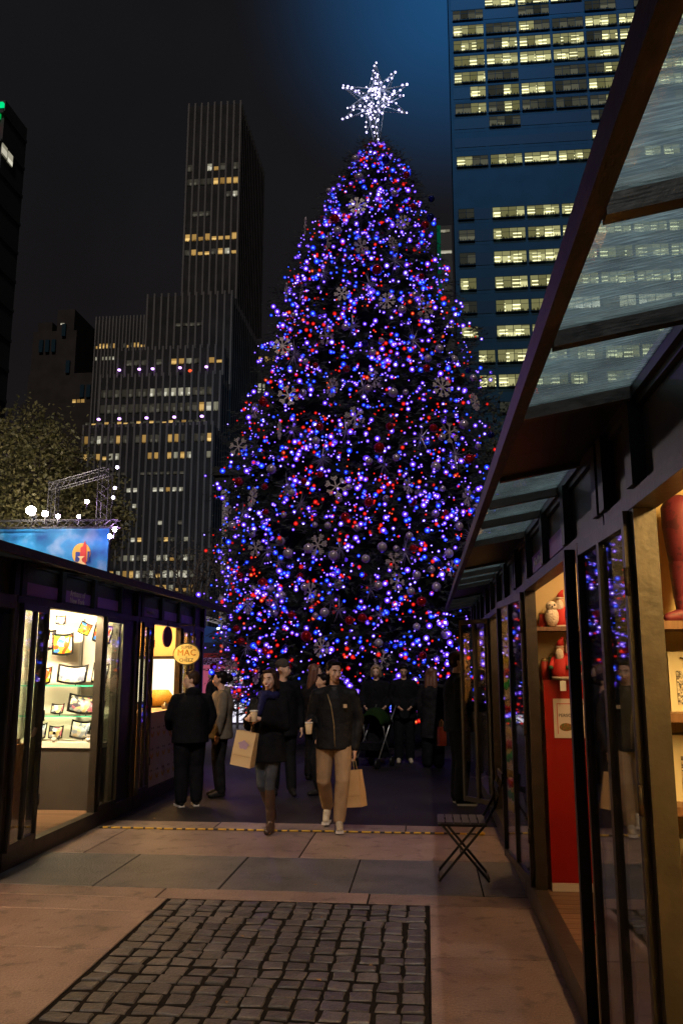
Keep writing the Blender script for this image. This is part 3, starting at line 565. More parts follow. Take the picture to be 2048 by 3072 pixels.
# dense inner foliage
core = MB(); rs = []
for i in range(46):
    z = 0.7 + 14.2 * i / 45; r, c = prof(np.array(z)); n = 40
    rs.append([(c - TREE0[0] + (0.80 + 0.12 * math.sin(i * 2.1 + k * 0.9) * math.cos(k * 1.7 + i)) * r * math.cos(2 * math.pi * k / n), (0.80 + 0.12 * math.sin(i * 1.3 + k * 1.1)) * r * math.sin(2 * math.pi * k / n), z) for k in range(n)])
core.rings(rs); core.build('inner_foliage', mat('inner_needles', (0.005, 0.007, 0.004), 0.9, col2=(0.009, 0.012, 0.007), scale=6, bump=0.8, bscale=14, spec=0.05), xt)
def lumpf(th, z): return 0.985 + 0.045 * np.sin(z * 4.2 + 2 * np.sin(th * 2)) + 0.075 * np.sin(th * 7 + z * 3.1) * np.sin(z * 2.3 + th * 3) + 0.05 * np.sin(th * 15 - z * 6.0)
def zsample(g_, n):
    zz = np.linspace(0.6, 15.15, 400); w = np.interp(zz, PZ, PR) + 0.35; c = np.cumsum(w); c /= c[-1]; return np.interp(g_.uniform(0, 1, n), c, zz)
def sprays(n, seed, lobe_amp=0.10):
    g_ = np.random.default_rng(seed); z = zsample(g_, n)
    th = g_.uniform(0, 2 * np.pi, n); r, c = prof(z)
    lump = lumpf(th, z)
    rr = r * lump * g_.uniform(0.78, 1.03, n)
    P = np.stack([c - TREE0[0] + rr * np.cos(th), rr * np.sin(th), z], 1)
    out = np.stack([np.cos(th), np.sin(th), g_.uniform(-0.55, 0.25, n)], 1) + g_.normal(size=(n, 3)) * 0.28; out /= np.linalg.norm(out, axis=1)[:, None]
    return P, out, g_
P, out, g_ = sprays(9000, 5); n = len(P)
side = np.cross(out, [0, 0, 1.0]); side /= np.linalg.norm(side, axis=1)[:, None]; upv = np.cross(side, out)
V = []; NB = 13
for k in range(NB):
    t = k / NB; L_ = 0.34 * g_.uniform(0.8, 1.2, n)
    a0 = P + out * (L_ * t - 0.05)[:, None]; ang = g_.uniform(0, 2 * np.pi, n); d = side * np.cos(ang)[:, None] + upv * (np.sin(ang) * 0.6)[:, None]
    nl = (0.15 * (1 - 0.6 * t)) * g_.uniform(0.7, 1.2, n); tip = a0 + d * nl[:, None] + out * (nl * 0.8)[:, None]
    wv = np.cross(d, out) * 0.013
    V.append(np.stack([a0 - wv, a0 + wv, tip], 1))
V = np.concatenate(V, 0).reshape(-1, 3); nt = len(V) // 3
me = bpy.data.meshes.new('crown'); me.vertices.add(nt * 3); me.vertices.foreach_set('co', V.astype(np.float32).ravel()); me.loops.add(nt * 3); me.loops.foreach_set('vertex_index', np.arange(nt * 3, dtype=np.int32))
me.polygons.add(nt); me.polygons.foreach_set('loop_start', np.arange(0, nt * 3, 3, dtype=np.int32)); me.update(calc_edges=True); me.validate(); me.materials.append(NEEDLE); put('crown', me, xt)

# bulbs: 300 of the nearest blue and 150 of the nearest red as pieces, the others joined
BMATS = {'b1': emis('bulb_violet', (0.46, 0.28, 1.0), 11.0), 'b2': emis('bulb_blue', (0.08, 0.2, 1.0), 9.0), 'b3': emis('bulb_white', (0.80, 0.68, 1.0), 10.0), 'r1': emis('bulb_red', (1.0, 0.05, 0.03), 3.5), 'r2': emis('bulb_orange', (1.0, 0.24, 0.06), 4.0)}
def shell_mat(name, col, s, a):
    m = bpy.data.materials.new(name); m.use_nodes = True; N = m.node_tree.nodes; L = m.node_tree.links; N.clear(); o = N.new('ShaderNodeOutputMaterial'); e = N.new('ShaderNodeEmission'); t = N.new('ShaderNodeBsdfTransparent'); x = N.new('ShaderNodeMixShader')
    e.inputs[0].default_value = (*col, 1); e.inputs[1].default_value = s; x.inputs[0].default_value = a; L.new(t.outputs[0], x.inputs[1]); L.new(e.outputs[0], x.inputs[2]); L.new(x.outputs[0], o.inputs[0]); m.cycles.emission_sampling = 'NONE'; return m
# glowing see-through shells that imitate the halo of light around each core
SMATS = {'b1': shell_mat('halo_violet', (0.13, 0.035, 1.0), 1.1, 0.66), 'b2': shell_mat('halo_blue', (0.012, 0.03, 1.0), 1.1, 0.66), 'b3': shell_mat('halo_lilac', (0.16, 0.06, 1.0), 1.05, 0.6), 'r1': shell_mat('halo_red', (1.0, 0.010, 0.008), 0.7, 0.62), 'r2': shell_mat('halo_orange', (1.0, 0.03, 0.010), 0.7, 0.6)}
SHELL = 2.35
def ico(r, sub=1):
    bm = bmesh.new(); bmesh.ops.create_icosphere(bm, subdivisions=sub, radius=r); vs = [v.co.copy() for v in bm.verts]; fs = [tuple(v.index for v in f.verts) for f in bm.faces]; bm.free(); return vs, fs
ICO1, ICOF1 = [Vector(v) for v in ((1, 0, 0), (-1, 0, 0), (0, 1, 0), (0, -1, 0), (0, 0, 1), (0, 0, -1))], [(0, 2, 4), (2, 1, 4), (1, 3, 4), (3, 0, 4), (2, 0, 5), (1, 2, 5), (3, 1, 5), (0, 3, 5)]
ICS, ICSF = ico(1.0, 1)
bulb_me = {}
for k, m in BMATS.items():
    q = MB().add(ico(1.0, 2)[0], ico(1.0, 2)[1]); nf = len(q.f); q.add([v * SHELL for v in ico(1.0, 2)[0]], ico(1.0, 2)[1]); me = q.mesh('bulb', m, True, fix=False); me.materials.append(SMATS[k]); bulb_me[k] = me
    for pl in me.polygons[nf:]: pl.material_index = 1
def bulbset(n, kinds, probs, seed, name, label, keep, clus, sizes):
    g_ = np.random.default_rng(seed); t = thing(name, label, 'string lights', TREE0)
    z = zsample(g_, n * 3); th = -np.arccos(g_.uniform(-0.97, 0.97, n * 3))
    # bare patches and dense patches
    dn = 0.66 + 0.22 * np.sin(th * 4.3 + z * 0.9 + 1) * np.sin(z * 1.25 - th * 2.1) + 0.18 * np.sin(th * 9 - z * 2.2) ; ok = g_.uniform(0, 1, n * 3) < dn; z = z[ok][:n]; th = th[ok][:n]; n = len(z)
    far = g_.uniform(0, 1, n) < 0.15; th = np.where(far, -th, th)
    # bulbs bunch up along their wires
    k = int(n * clus); src = g_.integers(0, n, k); z[:k] = np.clip(z[src] + g_.normal(size=k) * 0.13, 0.6, 15.1); th[:k] = th[src] + g_.normal(size=k) * 0.08
    r, c = prof(z); rr = r * lumpf(th, z) * (1.05 - 0.20 * g_.uniform(0, 1, n) ** 1.5)
    X = c - TREE0[0] + rr * np.cos(th); Y = rr * np.sin(th); kd = g_.choice(len(kinds), n, p=probs); size = sizes[0] + (sizes[1] - sizes[0]) * g_.uniform(0, 1, n) ** 2.3
    vis = (np.sin(th) < -0.05)
    order = np.argsort(-(vis * size * (1 + 0.2 * g_.uniform(size=n)))); kept = set(order[:keep].tolist()); rest = {q: MB() for q in kinds}
    for i in range(n):
        kk = kinds[kd[i]]
        if i in kept:
            o = put('bulb', bulb_me[kk], t, (X[i], Y[i], z[i])); o.scale = (size[i],) * 3
        else: rest[kk].add([(v.x * size[i] + X[i], v.y * size[i] + Y[i], v.z * size[i] + z[i]) for v in ICO1], ICOF1)
    for kk, q in rest.items():
        if not q.v: continue
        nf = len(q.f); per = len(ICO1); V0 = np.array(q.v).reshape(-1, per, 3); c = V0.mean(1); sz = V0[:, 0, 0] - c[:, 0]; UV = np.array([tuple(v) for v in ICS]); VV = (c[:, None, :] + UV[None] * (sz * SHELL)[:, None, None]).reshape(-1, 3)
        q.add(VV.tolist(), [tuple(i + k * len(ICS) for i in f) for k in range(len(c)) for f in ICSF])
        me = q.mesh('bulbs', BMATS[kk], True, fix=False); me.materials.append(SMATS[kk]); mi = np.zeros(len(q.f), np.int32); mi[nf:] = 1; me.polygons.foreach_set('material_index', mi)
        o = put('bulbs', me, t); o['kind'] = 'stuff'
bulbset(3700, ['b1', 'b2', 'b3'], [0.54, 0.33, 0.13], 21, 'blue_light_string', 'blue and violet string lights wound around the Christmas tree', 300, 0.35, (0.0085, 0.028))
bulbset(1150, ['r1', 'r2'], [0.85, 0.15], 22, 'red_light_string', 'red string lights wound around the Christmas tree', 200, 0.3, (0.0085, 0.020))

# star topper
SC = Vector((-1.055, TCY, 16.45)); star = thing('star_topper', 'large wire star covered in white bulbs on top of the Christmas tree', 'star', SC)
WIREM = mat('star_wire', (0.6, 0.7, 0.75), 0.4, 0.6)
WB = emis('star_bulb', (0.88, 0.84, 1.0), 7.0); q = MB().add([Vector((v.x, v.y, v.z * 1.25)) for v in ico(1.0, 2)[0]], ico(1.0, 2)[1]); nf = len(q.f); q.add([v * 1.75 for v in ico(1.0, 2)[0]], ico(1.0, 2)[1]); wbm = q.mesh('bulb', WB, True, fix=False); wbm.materials.append(shell_mat('star_halo', (0.36, 0.25, 1.0), 0.9, 0.4))  # outer shell is an imitated violet light halo, not part of the bulb
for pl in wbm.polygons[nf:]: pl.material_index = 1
arms = [(0, -0.0, 1.12), (0.02, 0, -1.3), (0.52, -0.1, 0.72), (0.83, 0.05, 0.42), (0.8, 0.1, -0.38), (0.74, -0.35, -0.22), (-0.86, 0.0, 0.48), (-0.84, -0.3, 0.2), (-0.88, 0.1, -0.45), (-0.7, -0.4, -0.5), (0.1, -0.85, 0.1), (-0.1, 0.85, 0.05), (0.35, 0.6, 0.5), (-0.3, 0.6, -0.5)]
wf = MB(); gs = np.random.default_rng(4)
for a in arms:
    a = Vector(a); d = a.normalized(); u = d.cross(Vector((0.3, 1, 0.2))).normalized(); w = d.cross(u)
    nb = max(4, int(a.length * 9)) if a.z > -1 else 16
    for k in range(4):
        c = (u * math.cos(k * 1.571) + w * math.sin(k * 1.571)); base = c * 0.26 + d * 0.12; tip = a if a.z > -1 else a + c * 0.07
        wf.tube([base, tip], 0.009, 4)
    for k in range(nb):
        t = (k + 1) / nb; c = u * gs.uniform(-1, 1) + w * gs.uniform(-1, 1); pp = d * (a.length * t) + c * (0.22 * (1 - t) + 0.03)
        o = put('bulb', wbm, star, pp, (gs.uniform(0, 3), gs.uniform(0, 3), 0)); s = gs.uniform(0.013, 0.025); o.scale = (s, s, s)
for k in range(22):
    c = Vector(gs.normal(size=3)).normalized() * 0.3; o = put('bulb', wbm, star, c); s = gs.uniform(0.014, 0.024); o.scale = (s, s, s)
wf.tube([(0, 0, -0.6), (0.0, 0, -2.0)], 0.022, 6); wf.build('wire_frame', WIREM, star)

# ornaments
ORN={'S':[[-2.7,18.55,12.35],[-2.07,17.63,11.39],[-1.3,17.44,11.12],[-1.4,17.77,12.34],[-0.39,17.86,11.91],[-0.6,17.6,11.23],[-3.07,18.03,10.37],[-2.65,17.58,10.13],[-1.7,17.13,9.84],[-0.73,17.12,9.62],[0.07,17.46,9.54],[-2.01,16.91,8.77],[-3.04,17.45,8.8],[-2.79,16.76,7.39],[-1.84,16.49,7.44],[-0.97,16.55,7.61],[-2.95,16.65,6.59],[-1.37,16.31,6.72],[-3.61,17.3,7.25],[-4.0,17.5,6.5],[-1.74,16.32,5.28],[-3.57,17.03,5.25],[-4.32,17.94,5.11],[0.4,17.09,7.58],[1.12,17.82,7.47],[0.53,16.98,6.54],[-0.32,16.55,5.31],[0.88,17.4,5.23],[-3.46,16.92,4.14],[-2.11,16.37,4.1],[-2.25,16.36,3.15],[-2.03,16.39,2.07],[-3.6,16.93,2.97],[-4.2,17.67,4.25],[-4.06,17.52,1.7],[-3.42,17.0,1.54],[-0.63,16.5,3.77],[-0.57,16.53,3.36],[0.5,17.2,3.7],[-0.87,16.52,1.84]],'T':[[-0.56,17.49,10.75],[-1.11,17.18,10.07],[-1.44,16.89,8.97],[-0.18,17.06,8.65],[-2.73,17.12,8.44],[-2.13,17.41,10.49],[-0.05,17.47,9.81],[-2.76,16.54,5.33],[-2.02,16.3,5.86],[-1.2,16.46,7.39],[-3.81,17.27,4.97],[-2.65,16.51,6.58],[-1.54,16.28,6.43],[-2.47,16.46,4.97],[-0.05,16.6,6.34],[0.64,17.04,6.06],[-0.8,16.35,5.72],[-3.17,16.74,4.06],[-1.67,16.33,4.02],[-4.11,17.45,3.47],[-2.96,16.57,3.01],[-1.84,16.33,2.98],[-4.23,17.59,2.24],[-3.62,16.99,2.09],[-2.92,16.59,3.8],[-0.41,16.6,3.97],[-1.08,16.39,3.23],[-0.91,16.44,2.72],[0.94,17.6,4.44],[-1.69,16.34,2.81]],'W':[[-1.38,18.12,13.3],[-2.12,18.48,13.22],[-2.81,17.51,9.56],[-0.84,16.83,8.58],[-1.02,16.72,8.28],[-2.45,16.91,8.2],[0.37,17.37,8.56],[-0.15,17.43,9.88],[-0.41,17.18,9.43],[-1.84,17.63,11.64],[0.12,17.11,8.25],[-1.48,18.37,13.96],[-1.6,16.88,8.94],[-0.57,18.03,12.76],[-2.46,16.64,7.4],[-2.15,16.34,6.26],[-1.08,16.28,5.78],[-1.49,16.31,5.26],[-3.11,16.67,5.76],[-2.66,16.5,5.21],[-1.68,16.34,5.03],[-2.17,16.38,4.51],[-1.91,16.35,4.49],[-4.11,17.59,4.74],[-2.83,16.6,4.77],[-1.1,16.47,7.39],[-0.6,16.53,7.3],[-0.35,16.63,7.34],[0.84,17.28,6.8],[0.36,16.85,6.4],[-0.55,16.39,5.87],[0.23,16.77,5.76],[-0.13,16.64,5.19],[0.36,16.91,5.32],[-0.76,16.43,5.03],[1.08,17.71,5.06],[0.2,16.88,4.79],[0.68,17.29,4.59],[1.3,18.0,5.38],[1.14,17.61,6.39],[1.11,18.06,8.12],[0.68,17.6,8.39],[-3.55,17.0,4.44],[-2.89,16.6,4.22],[-2.3,16.42,4.04],[-2.72,16.52,3.96],[-3.48,16.87,3.3],[-3.09,16.64,3.26],[-2.84,16.52,3.1],[-4.34,17.7,3.13],[-3.11,16.64,2.98],[-3.0,16.6,2.76],[-2.37,16.4,3.26],[-1.69,16.33,3.3],[-2.15,16.37,2.69],[-1.97,16.35,2.75],[-1.8,16.34,3.88],[-0.85,16.43,4.05],[-0.58,16.53,4.03],[-0.32,16.62,4.3],[-1.17,16.38,3.81],[0.46,17.14,4.0],[-0.19,16.7,3.51],[0.1,16.87,3.64],[-0.93,16.42,3.28],[-0.31,16.65,3.18],[0.19,16.94,3.29],[-0.21,16.72,2.48],[0.36,17.14,2.35],[-0.94,16.47,2.15],[-1.33,16.34,4.43],[0.46,17.27,1.85]],'R':[[-0.95,17.3,10.46],[0.01,17.73,10.47],[-0.3,18.41,13.48],[-1.91,17.75,12.02],[0.11,18.31,12.07],[-0.15,18.21,12.51],[-2.78,17.79,10.49],[-2.08,16.35,6.55],[-2.06,16.33,5.54],[-3.24,16.82,4.88],[-1.56,16.34,4.65],[-3.4,17.18,7.4],[-1.55,16.6,7.88],[-2.4,16.41,5.43],[-3.27,16.8,5.42],[-3.93,17.34,5.66],[-1.1,16.36,4.95],[-2.22,16.78,8.05],[-0.88,16.3,6.06],[-0.67,16.39,6.53],[0.09,17.01,7.99],[0.94,17.34,6.05],[0.41,17.03,4.84],[-0.25,16.61,4.99],[0.2,16.76,6.58],[-3.26,16.74,3.38],[-3.84,17.18,3.59],[-2.63,16.46,2.71],[-3.89,17.21,2.48],[-3.76,17.1,2.21],[-3.19,16.74,1.99],[-2.73,16.6,1.7],[-4.73,18.73,1.71],[-2.33,16.41,2.29],[-2.46,16.42,3.49],[-1.24,16.37,2.64],[-1.49,16.35,2.59],[-0.11,16.75,2.98],[-1.2,16.36,3.46],[-0.26,16.65,4.05],[-0.1,16.84,1.92],[0.59,17.29,3.55]],'B':[[0.28,19.3,13.37],[0.24,18.65,12.47],[-2.15,17.67,11.42],[-0.77,18.29,13.83],[-1.19,16.76,8.49],[-0.5,16.79,8.11],[0.57,17.49,8.36],[1.48,18.27,6.84],[1.0,17.95,8.26],[-2.75,16.55,2.07],[-1.54,16.32,3.38],[-3.47,16.97,1.74],[-4.32,17.88,4.46],[-0.79,16.5,2.11],[0.23,16.95,3.76]]}
FLAKE = mat('glitter_silver', (0.42, 0.34, 0.30), 0.55, 0.2, col2=(0.62, 0.52, 0.46), scale=40)
STARM = mat('starburst_tinsel', (0.30, 0.25, 0.36), 0.4, 0.4)
PEARL = mat('pearl_ball', (0.46, 0.37, 0.42), 0.16, 0.45); REDB = mat('red_ball', (0.35, 0.006, 0.006), 0.10, 0.55); BLUB = mat('blue_ball', (0.006, 0.012, 0.12), 0.1, 0.55); CAPM = mat('ornament_cap', (0.5, 0.4, 0.2), 0.3, 0.9)
def flake_mesh(kind):
    q = MB(); R0 = 0.2
    for k in range(6 if kind < 2 else 8):
        a = k * 2 * math.pi / (6 if kind < 2 else 8); d = Vector((math.cos(a), 0, math.sin(a))); e = Vector((-d.z, 0, d.x))
        def bar(p, p2, w): 
            t = (p2 - p).normalized(); nn = Vector((-t.z, 0, t.x)) * w
            q.add([p - nn + Vector((0, -.008, 0)), p + nn + Vector((0, -.008, 0)), p2 + nn + Vector((0, -.008, 0)), p2 - nn + Vector((0, -.008, 0)), p - nn + Vector((0, .008, 0)), p + nn + Vector((0, .008, 0)), p2 + nn + Vector((0, .008, 0)), p2 - nn + Vector((0, .008, 0))], [(0, 3, 2, 1), (4, 5, 6, 7), (0, 1, 5, 4), (1, 2, 6, 5), (2, 3, 7, 6), (3, 0, 4, 7)])
        bar(Vector((0, 0, 0)), d * R0, 0.009)
        for f, l in (((0.45, 0.07), (0.68, 0.075), (0.88, 0.05)) if kind == 0 else ((0.6, 0.09), (0.8, 0.07)) if kind == 1 else ((0.62, 0.055), (0.8, 0.06))):
            for s in (-1, 1): bar(d * R0 * f, d * (R0 * f + l * 0.7) + e * l * 0.72 * s, 0.008 if kind < 2 else 0.013)
    return q.mesh('snowflake_ornament', FLAKE)
flakes = [flake_mesh(0), flake_mesh(1), flake_mesh(2)]
def burst_mesh():
    q = MB(); g2 = np.random.default_rng(3)
    for k in range(26):
        d = Vector(g2.normal(size=3)); d.y *= 0.6; d.normalize(); L_ = g2.uniform(0.13, 0.26) * (1.3 if abs(d.z) > 0.8 else 1); u = d.cross(Vector((0.2, 0.5, 0.8))).normalized() * 0.009; w = d.cross(u)
        q.rings([[u, w, -u, -w], [d * L_ + u * 0.1, d * L_ + w * 0.1, d * L_ - u * 0.1, d * L_ - w * 0.1]])
    return q.mesh('starburst_ornament', STARM)
burst = burst_mesh()
def ball_mesh(m):
    return MB().ell((0, 0, 0), (1, 1, 1), n=20, m=12).mesh('ball', m, True)
balls = {'W': ball_mesh(PEARL), 'R': ball_mesh(REDB), 'B': ball_mesh(BLUB)}; capm = MB().lathe([(0.16, 0.95), (0.16, 1.12), (0.05, 1.14), (0.03, 1.3)], n=8).mesh('cap', CAPM)
def sides(lst):
    z = {'left': [], 'middle': [], 'right': []}
    for p in lst:
        rel = (p[0] - float(np.interp(p[2], PZ, PC))) / float(np.interp(p[2], PZ, PR)); z['left' if rel < -0.35 else 'right' if rel > 0.35 else 'middle'].append(p)
    for k, l in z.items():
        l.sort(key=lambda p: -p[2])
        for i, p in enumerate(l): yield p, k, ords[i]
desc = {'S': 'pale glitter snowflake ornament', 'T': 'spiky starburst ornament', 'W': 'pearly white ball ornament', 'R': 'shiny red ball ornament', 'B': 'dark blue ball ornament'}
ro = random.Random(9)
for kd, lst in ORN.items():
    for p, sd, on in sides(lst):
        r, c = prof(p[2]); d = Vector((p[0] - float(c), p[1] - TCY, 0)); d = d.normalized() if d.length > 0 else Vector((0, -1, 0)); pos = Vector(p) + d * 0.07
        lab = '%s, %s from the top on the %s of the tree' % (desc[kd], on, sd); az = math.atan2(d.x, -d.y)
        if kd == 'S':
            o = put('snowflake_ornament', ro.choice(flakes), None, pos, (ro.uniform(-.15, .15), ro.uniform(0, 1), az * 0.8 + ro.uniform(-.8, .8))); s = ro.uniform(0.8, 1.1); o.scale = (s, s, s)
        elif kd == 'T':
            o = put('starburst_ornament', burst, None, pos, (0, ro.uniform(-0.2, 0.2), az)); s = ro.uniform(0.85, 1.25); o.scale = (s, s, s)
        else:
            s = ro.uniform(0.06, 0.105) if kd != 'R' else ro.uniform(0.06, 0.115)
            o = thing('ball_ornament', lab, 'ornament', pos); o.scale = (s, s, s); put('ball', balls[kd], o); put('cap', capm, o)
        tag(o, lab, 'ornament', {'S': 'snowflake ornaments', 'T': 'starburst ornaments', 'W': 'white balls', 'R': 'red balls', 'B': 'blue balls'}[kd])
# ------------------------------------------------------------------ market kiosks
ZD, ZH, ZC = 2.26, 2.60, 2.61       # door head, wall top, canopy height
def lamp_mat(name, col, s): return emis(name, col, s)
def kiosk(label, side, XF, y0, y1, segs, leaves, cglass, wall, lampcol, lamps, depth=1.75, signs=(), floor=True, group='market kiosks'):
    s = side; t = thing('market_kiosk', label, 'kiosk', (XF, y0, 0), 0, group)
    def B(m, d0, d1, ya, yb, z0, z1): return m.box(s * d0, s * d1, ya - y0, yb - y0, z0, z1)
    B(MB(), -0.045, 0.05, y0, y1, 0.0, 0.15).build('base_sill', BRONZE, t)
    B(MB(), -0.03, 0.06, y0, y1, ZD, ZD + 0.06).build('header_beam', BRONZE, t)
    B(MB(), 0.0, 0.05, y0, y1, ZD + 0.06, ZH).build('header_panel', DARKMETAL, t)
    for ya in [y0 + 0.02 + 0.82 * i for i in range(int((y1 - y0 - 0.3) / 0.82) + 1)] + [y1 - 0.1]:
        B(MB(), -0.05, 0.0, ya, ya + 0.09, ZD + 0.062, ZH + 0.03).build('header_bar', BLACKMETAL, t)
    for (ya, yb, txt, sz) in signs:
        sg = B(MB(), -0.012, -0.001, ya, yb, ZD + 0.085, ZH - 0.14).build('sign_panel', PURPLE, t)
        if txt: lettering(txt, sz, WHITETEXT, sg, (s * -0.0145, (ya + yb) / 2 - y0, (ZD + 0.085 + ZH - 0.14) / 2), (rad(90), 0, rad(90 if s < 0 else -90)), 0.001, line=0.85)
    posts = sorted({round(a, 3) for sg in segs for a in sg[1:]})
    for a in posts:
        a = min(max(a, y0 + 0.035), y1 - 0.035); B(MB(), -0.025, 0.055, a - 0.033, a + 0.033, 0.15, ZD).build('post', BRONZE, t)
    for kind, ya, yb in segs:
        if kind == 'solid': B(MB(), 0.0, 0.04, ya + 0.033, yb - 0.033, 0.15, ZD).build('wall_panel', DARKMETAL, t)
        if kind == 'glass': B(MB(), 0.01, 0.016, ya + 0.033, yb - 0.033, 0.15, ZD).build('window_pane', GLASS, t)
    B(MB(), depth, depth + 0.04, y0, y1, 0.0, ZH).build('back_wall', wall, t)
    B(MB(), 0.056, depth, y0 + 0.005, y0 + 0.04, 0.0, ZH).build('side_wall', wall, t); B(MB(), 0.056, depth, y1 - 0.04, y1 - 0.005, 0.0, ZH).build('side_wall', wall, t)
    B(MB(), 0.056, depth, y0 + 0.04, y1 - 0.04, ZH - 0.03, ZH - 0.005).build('ceiling', wall, t)
    B(MB(), -0.02, depth + 0.1, y0, y1, ZH + 0.004, ZH + 0.03).build('roof', DARKMETAL, t)
    B(MB(), 0.052, depth, y0 + 0.04, y1 - 0.04, -0.006, 0.06).build('floor_base', GREYBOARD, t)
    if floor:
        n = int((y1 - y0 - 0.1) / 0.11)
        for i in range(n): B(MB(), 0.056, depth - 0.01, y0 + 0.05 + i * 0.11, y0 + 0.155 + i * 0.11, 0.061, 0.078).build('floor_board', BOARD, t)
    # canopy, rising a little from its outer edge to the wall
    e, SL = -0.43, 0.08
    def T(d0, d1, ya, yb, z0, z1):
        m = B(MB(), d0, d1, ya, yb, z0, z1); m.v = [(x, y, z - SL * min(1, (s * -x) / 0.43)) for x, y, z in m.v]; return m
    zc = ZC + 0.06
    B(MB(), e - 0.02, e + 0.02, y0 - 0.009, y1 + 0.009, ZC - 0.045, ZC + 0.03).build('canopy_edge', RUSTBEAM, t)
    B(MB(), -0.04, -0.005, y0 - 0.009, y1 + 0.009, zc - 0.04, zc + 0.03).build('canopy_rail', DARKMETAL, t)
    for ya, yb in zip(cglass[:-1], cglass[1:]): T(e + 0.02, -0.04, ya + 0.02, yb - 0.02, zc + 0.004, zc + 0.012).build('canopy_pane', PLEXI, t)
    for a in cglass: T(e + 0.021, -0.041, a - 0.02, a + 0.02, zc - 0.04, zc + 0.03).build('canopy_bar', BRONZE, t)
    for a, b2 in ((y0 - 0.009, cglass[0] - 0.02), (cglass[-1] + 0.02, y1 + 0.009)):
        if b2 - a > 0.05: T(e + 0.021, -0.041, a, b2, zc - 0.02, zc + 0.015).build('canopy_panel', BLACKMETAL, t)
    for (ya, yb, da, db) in lamps: B(MB(), da, db, ya, yb, ZH - 0.09, ZH - 0.055).build('ceiling_lamp', lampcol, t)
    # glass door leaves folded out against the front
    for (ya, da, yb, db, np_) in leaves:
        A, C = Vector((s * da, ya - y0, 0)), Vector((s * db, yb - y0, 0)); d = (C - A); L_ = d.length; ang = math.atan2(d.y, d.x)
        o = thing('glass_door', None, None, A, ang); o.parent = t
        f = MB(); fw = 0.032
        f.box(0, L_, -0.018, 0.018, 0.155, 0.21); f.box(0, L_, -0.018, 0.018, ZD - 0.06, ZD - 0.005)
        f.box(0, fw, -0.02, 0.02, 0.15, ZD - 0.002); f.box(L_ - fw, L_, -0.02, 0.02, 0.15, ZD - 0.002)
        for k in range(1, np_): f.box(L_ * k / np_ - 0.02, L_ * k / np_ + 0.02, -0.019, 0.019, 0.205, ZD - 0.055)
        f.build('frame', BRONZE, o)
        for k in range(np_): MB().box(L_ * k / np_ + 0.025, L_ * (k + 1) / np_ - 0.025, -0.003, 0.003, 0.212, ZD - 0.062).build('pane', GLASS, o)
        h = MB()
        for z in (0.5, 1.25, 2.0): h.tube([(-0.004, 0.02, z - 0.05), (-0.004, 0.02, z + 0.05)], 0.01, 8)
        h.build('hinge', RUSTBEAM, o, True)
    return t
WARM1 = emis('lamp_white_warm', (1.0, 0.68, 0.34), 52.0); WARM2 = emis('lamp_yellow', (1.0, 0.62, 0.2), 90.0); WARM3 = emis('lamp_amber', (1.0, 0.56, 0.20), 55.0); WARM4 = emis('lamp_orange', (1.0, 0.62, 0.30), 30.0)
XR, XL = 0.77, -3.62
kA = kiosk('nearest right kiosk with open front, yellow interior and gift boxes on shelves', 1, XR, -0.42, 3.45, [('open', 0.5, 3.03), ('glass', 3.03, 3.44)], [(3.05, -0.03, 3.88, -0.055, 2)], [-0.4, 0.17, 0.85, 1.52, 2.19, 2.87], CREAMWALL, WARM2, [(0.4, 2.9, 0.5, 0.62)], floor=False)
kB = kiosk('right kiosk with a red panel, poster and Santa dolls in its doorway', 1, XR, 3.47, 6.82, [('solid', 3.49, 4.05), ('open', 4.05, 6.37), ('solid', 6.37, 6.8)], [(6.40, -0.035, 7.42, -0.13, 2)], [3.87, 4.55, 5.22, 6.05], CREAMWALL, WARM4, [(4.2, 6.5, 0.45, 0.55)], signs=((4.42, 5.1, '', 0), (5.24, 5.92, 'The Works', 0.085)))
kC = kiosk('right kiosk behind the folding chair with a thin strip of coloured goods', 1, XR, 6.84, 10.2, [('solid', 6.86, 7.5), ('open', 7.5, 9.85), ('solid', 9.85, 10.18)], [(9.88, -0.035, 10.27, -0.35, 2)], [7.5, 8.17, 8.84, 9.5], CREAMWALL, WARM4, [(7.7, 9.6, 0.5, 0.6)])
kD = kiosk('farthest right kiosk beside the Christmas tree', 1, XR, 10.22, 13.4, [('solid', 10.24, 10.9), ('glass', 10.9, 12.9), ('solid', 12.9, 13.38)], [], [10.9, 11.57, 12.24, 12.9], CREAMWALL, WARM4, [(11, 12.8, 0.6, 0.68)], floor=False)
k0 = kiosk('nearest left kiosk, only its far edge in view', -1, XL, 3.6, 7.02, [('solid', 3.62, 4.1), ('open', 4.1, 6.5), ('solid', 6.5, 7.0)], [(6.5, -0.03, 6.95, -0.05, 1)], [4.1, 4.9, 5.7, 6.5], CREAMWALL, WARM3, [(4.2, 5.2, 0.5, 0.6)], floor=False)
k1 = kiosk('left kiosk with brightly lit shelves of colourful fused glass plates', -1, XL, 7.04, 10.2, [('glass', 7.07, 7.66), ('open', 7.66, 9.08), ('glass', 9.08, 9.58), ('solid', 9.58, 10.18)], [(7.64, -0.03, 7.06, -0.06, 2), (9.10, -0.03, 9.60, -0.05, 1)], [7.6, 8.3, 9.0, 9.6], WHITEWALL, WARM1, [(7.5, 9.3, 1.3, 1.42)], signs=((7.17, 7.86, '', 0), (7.99, 8.68, 'Artisans of\nNew York', 0.085), (8.81, 9.5, '', 0)))
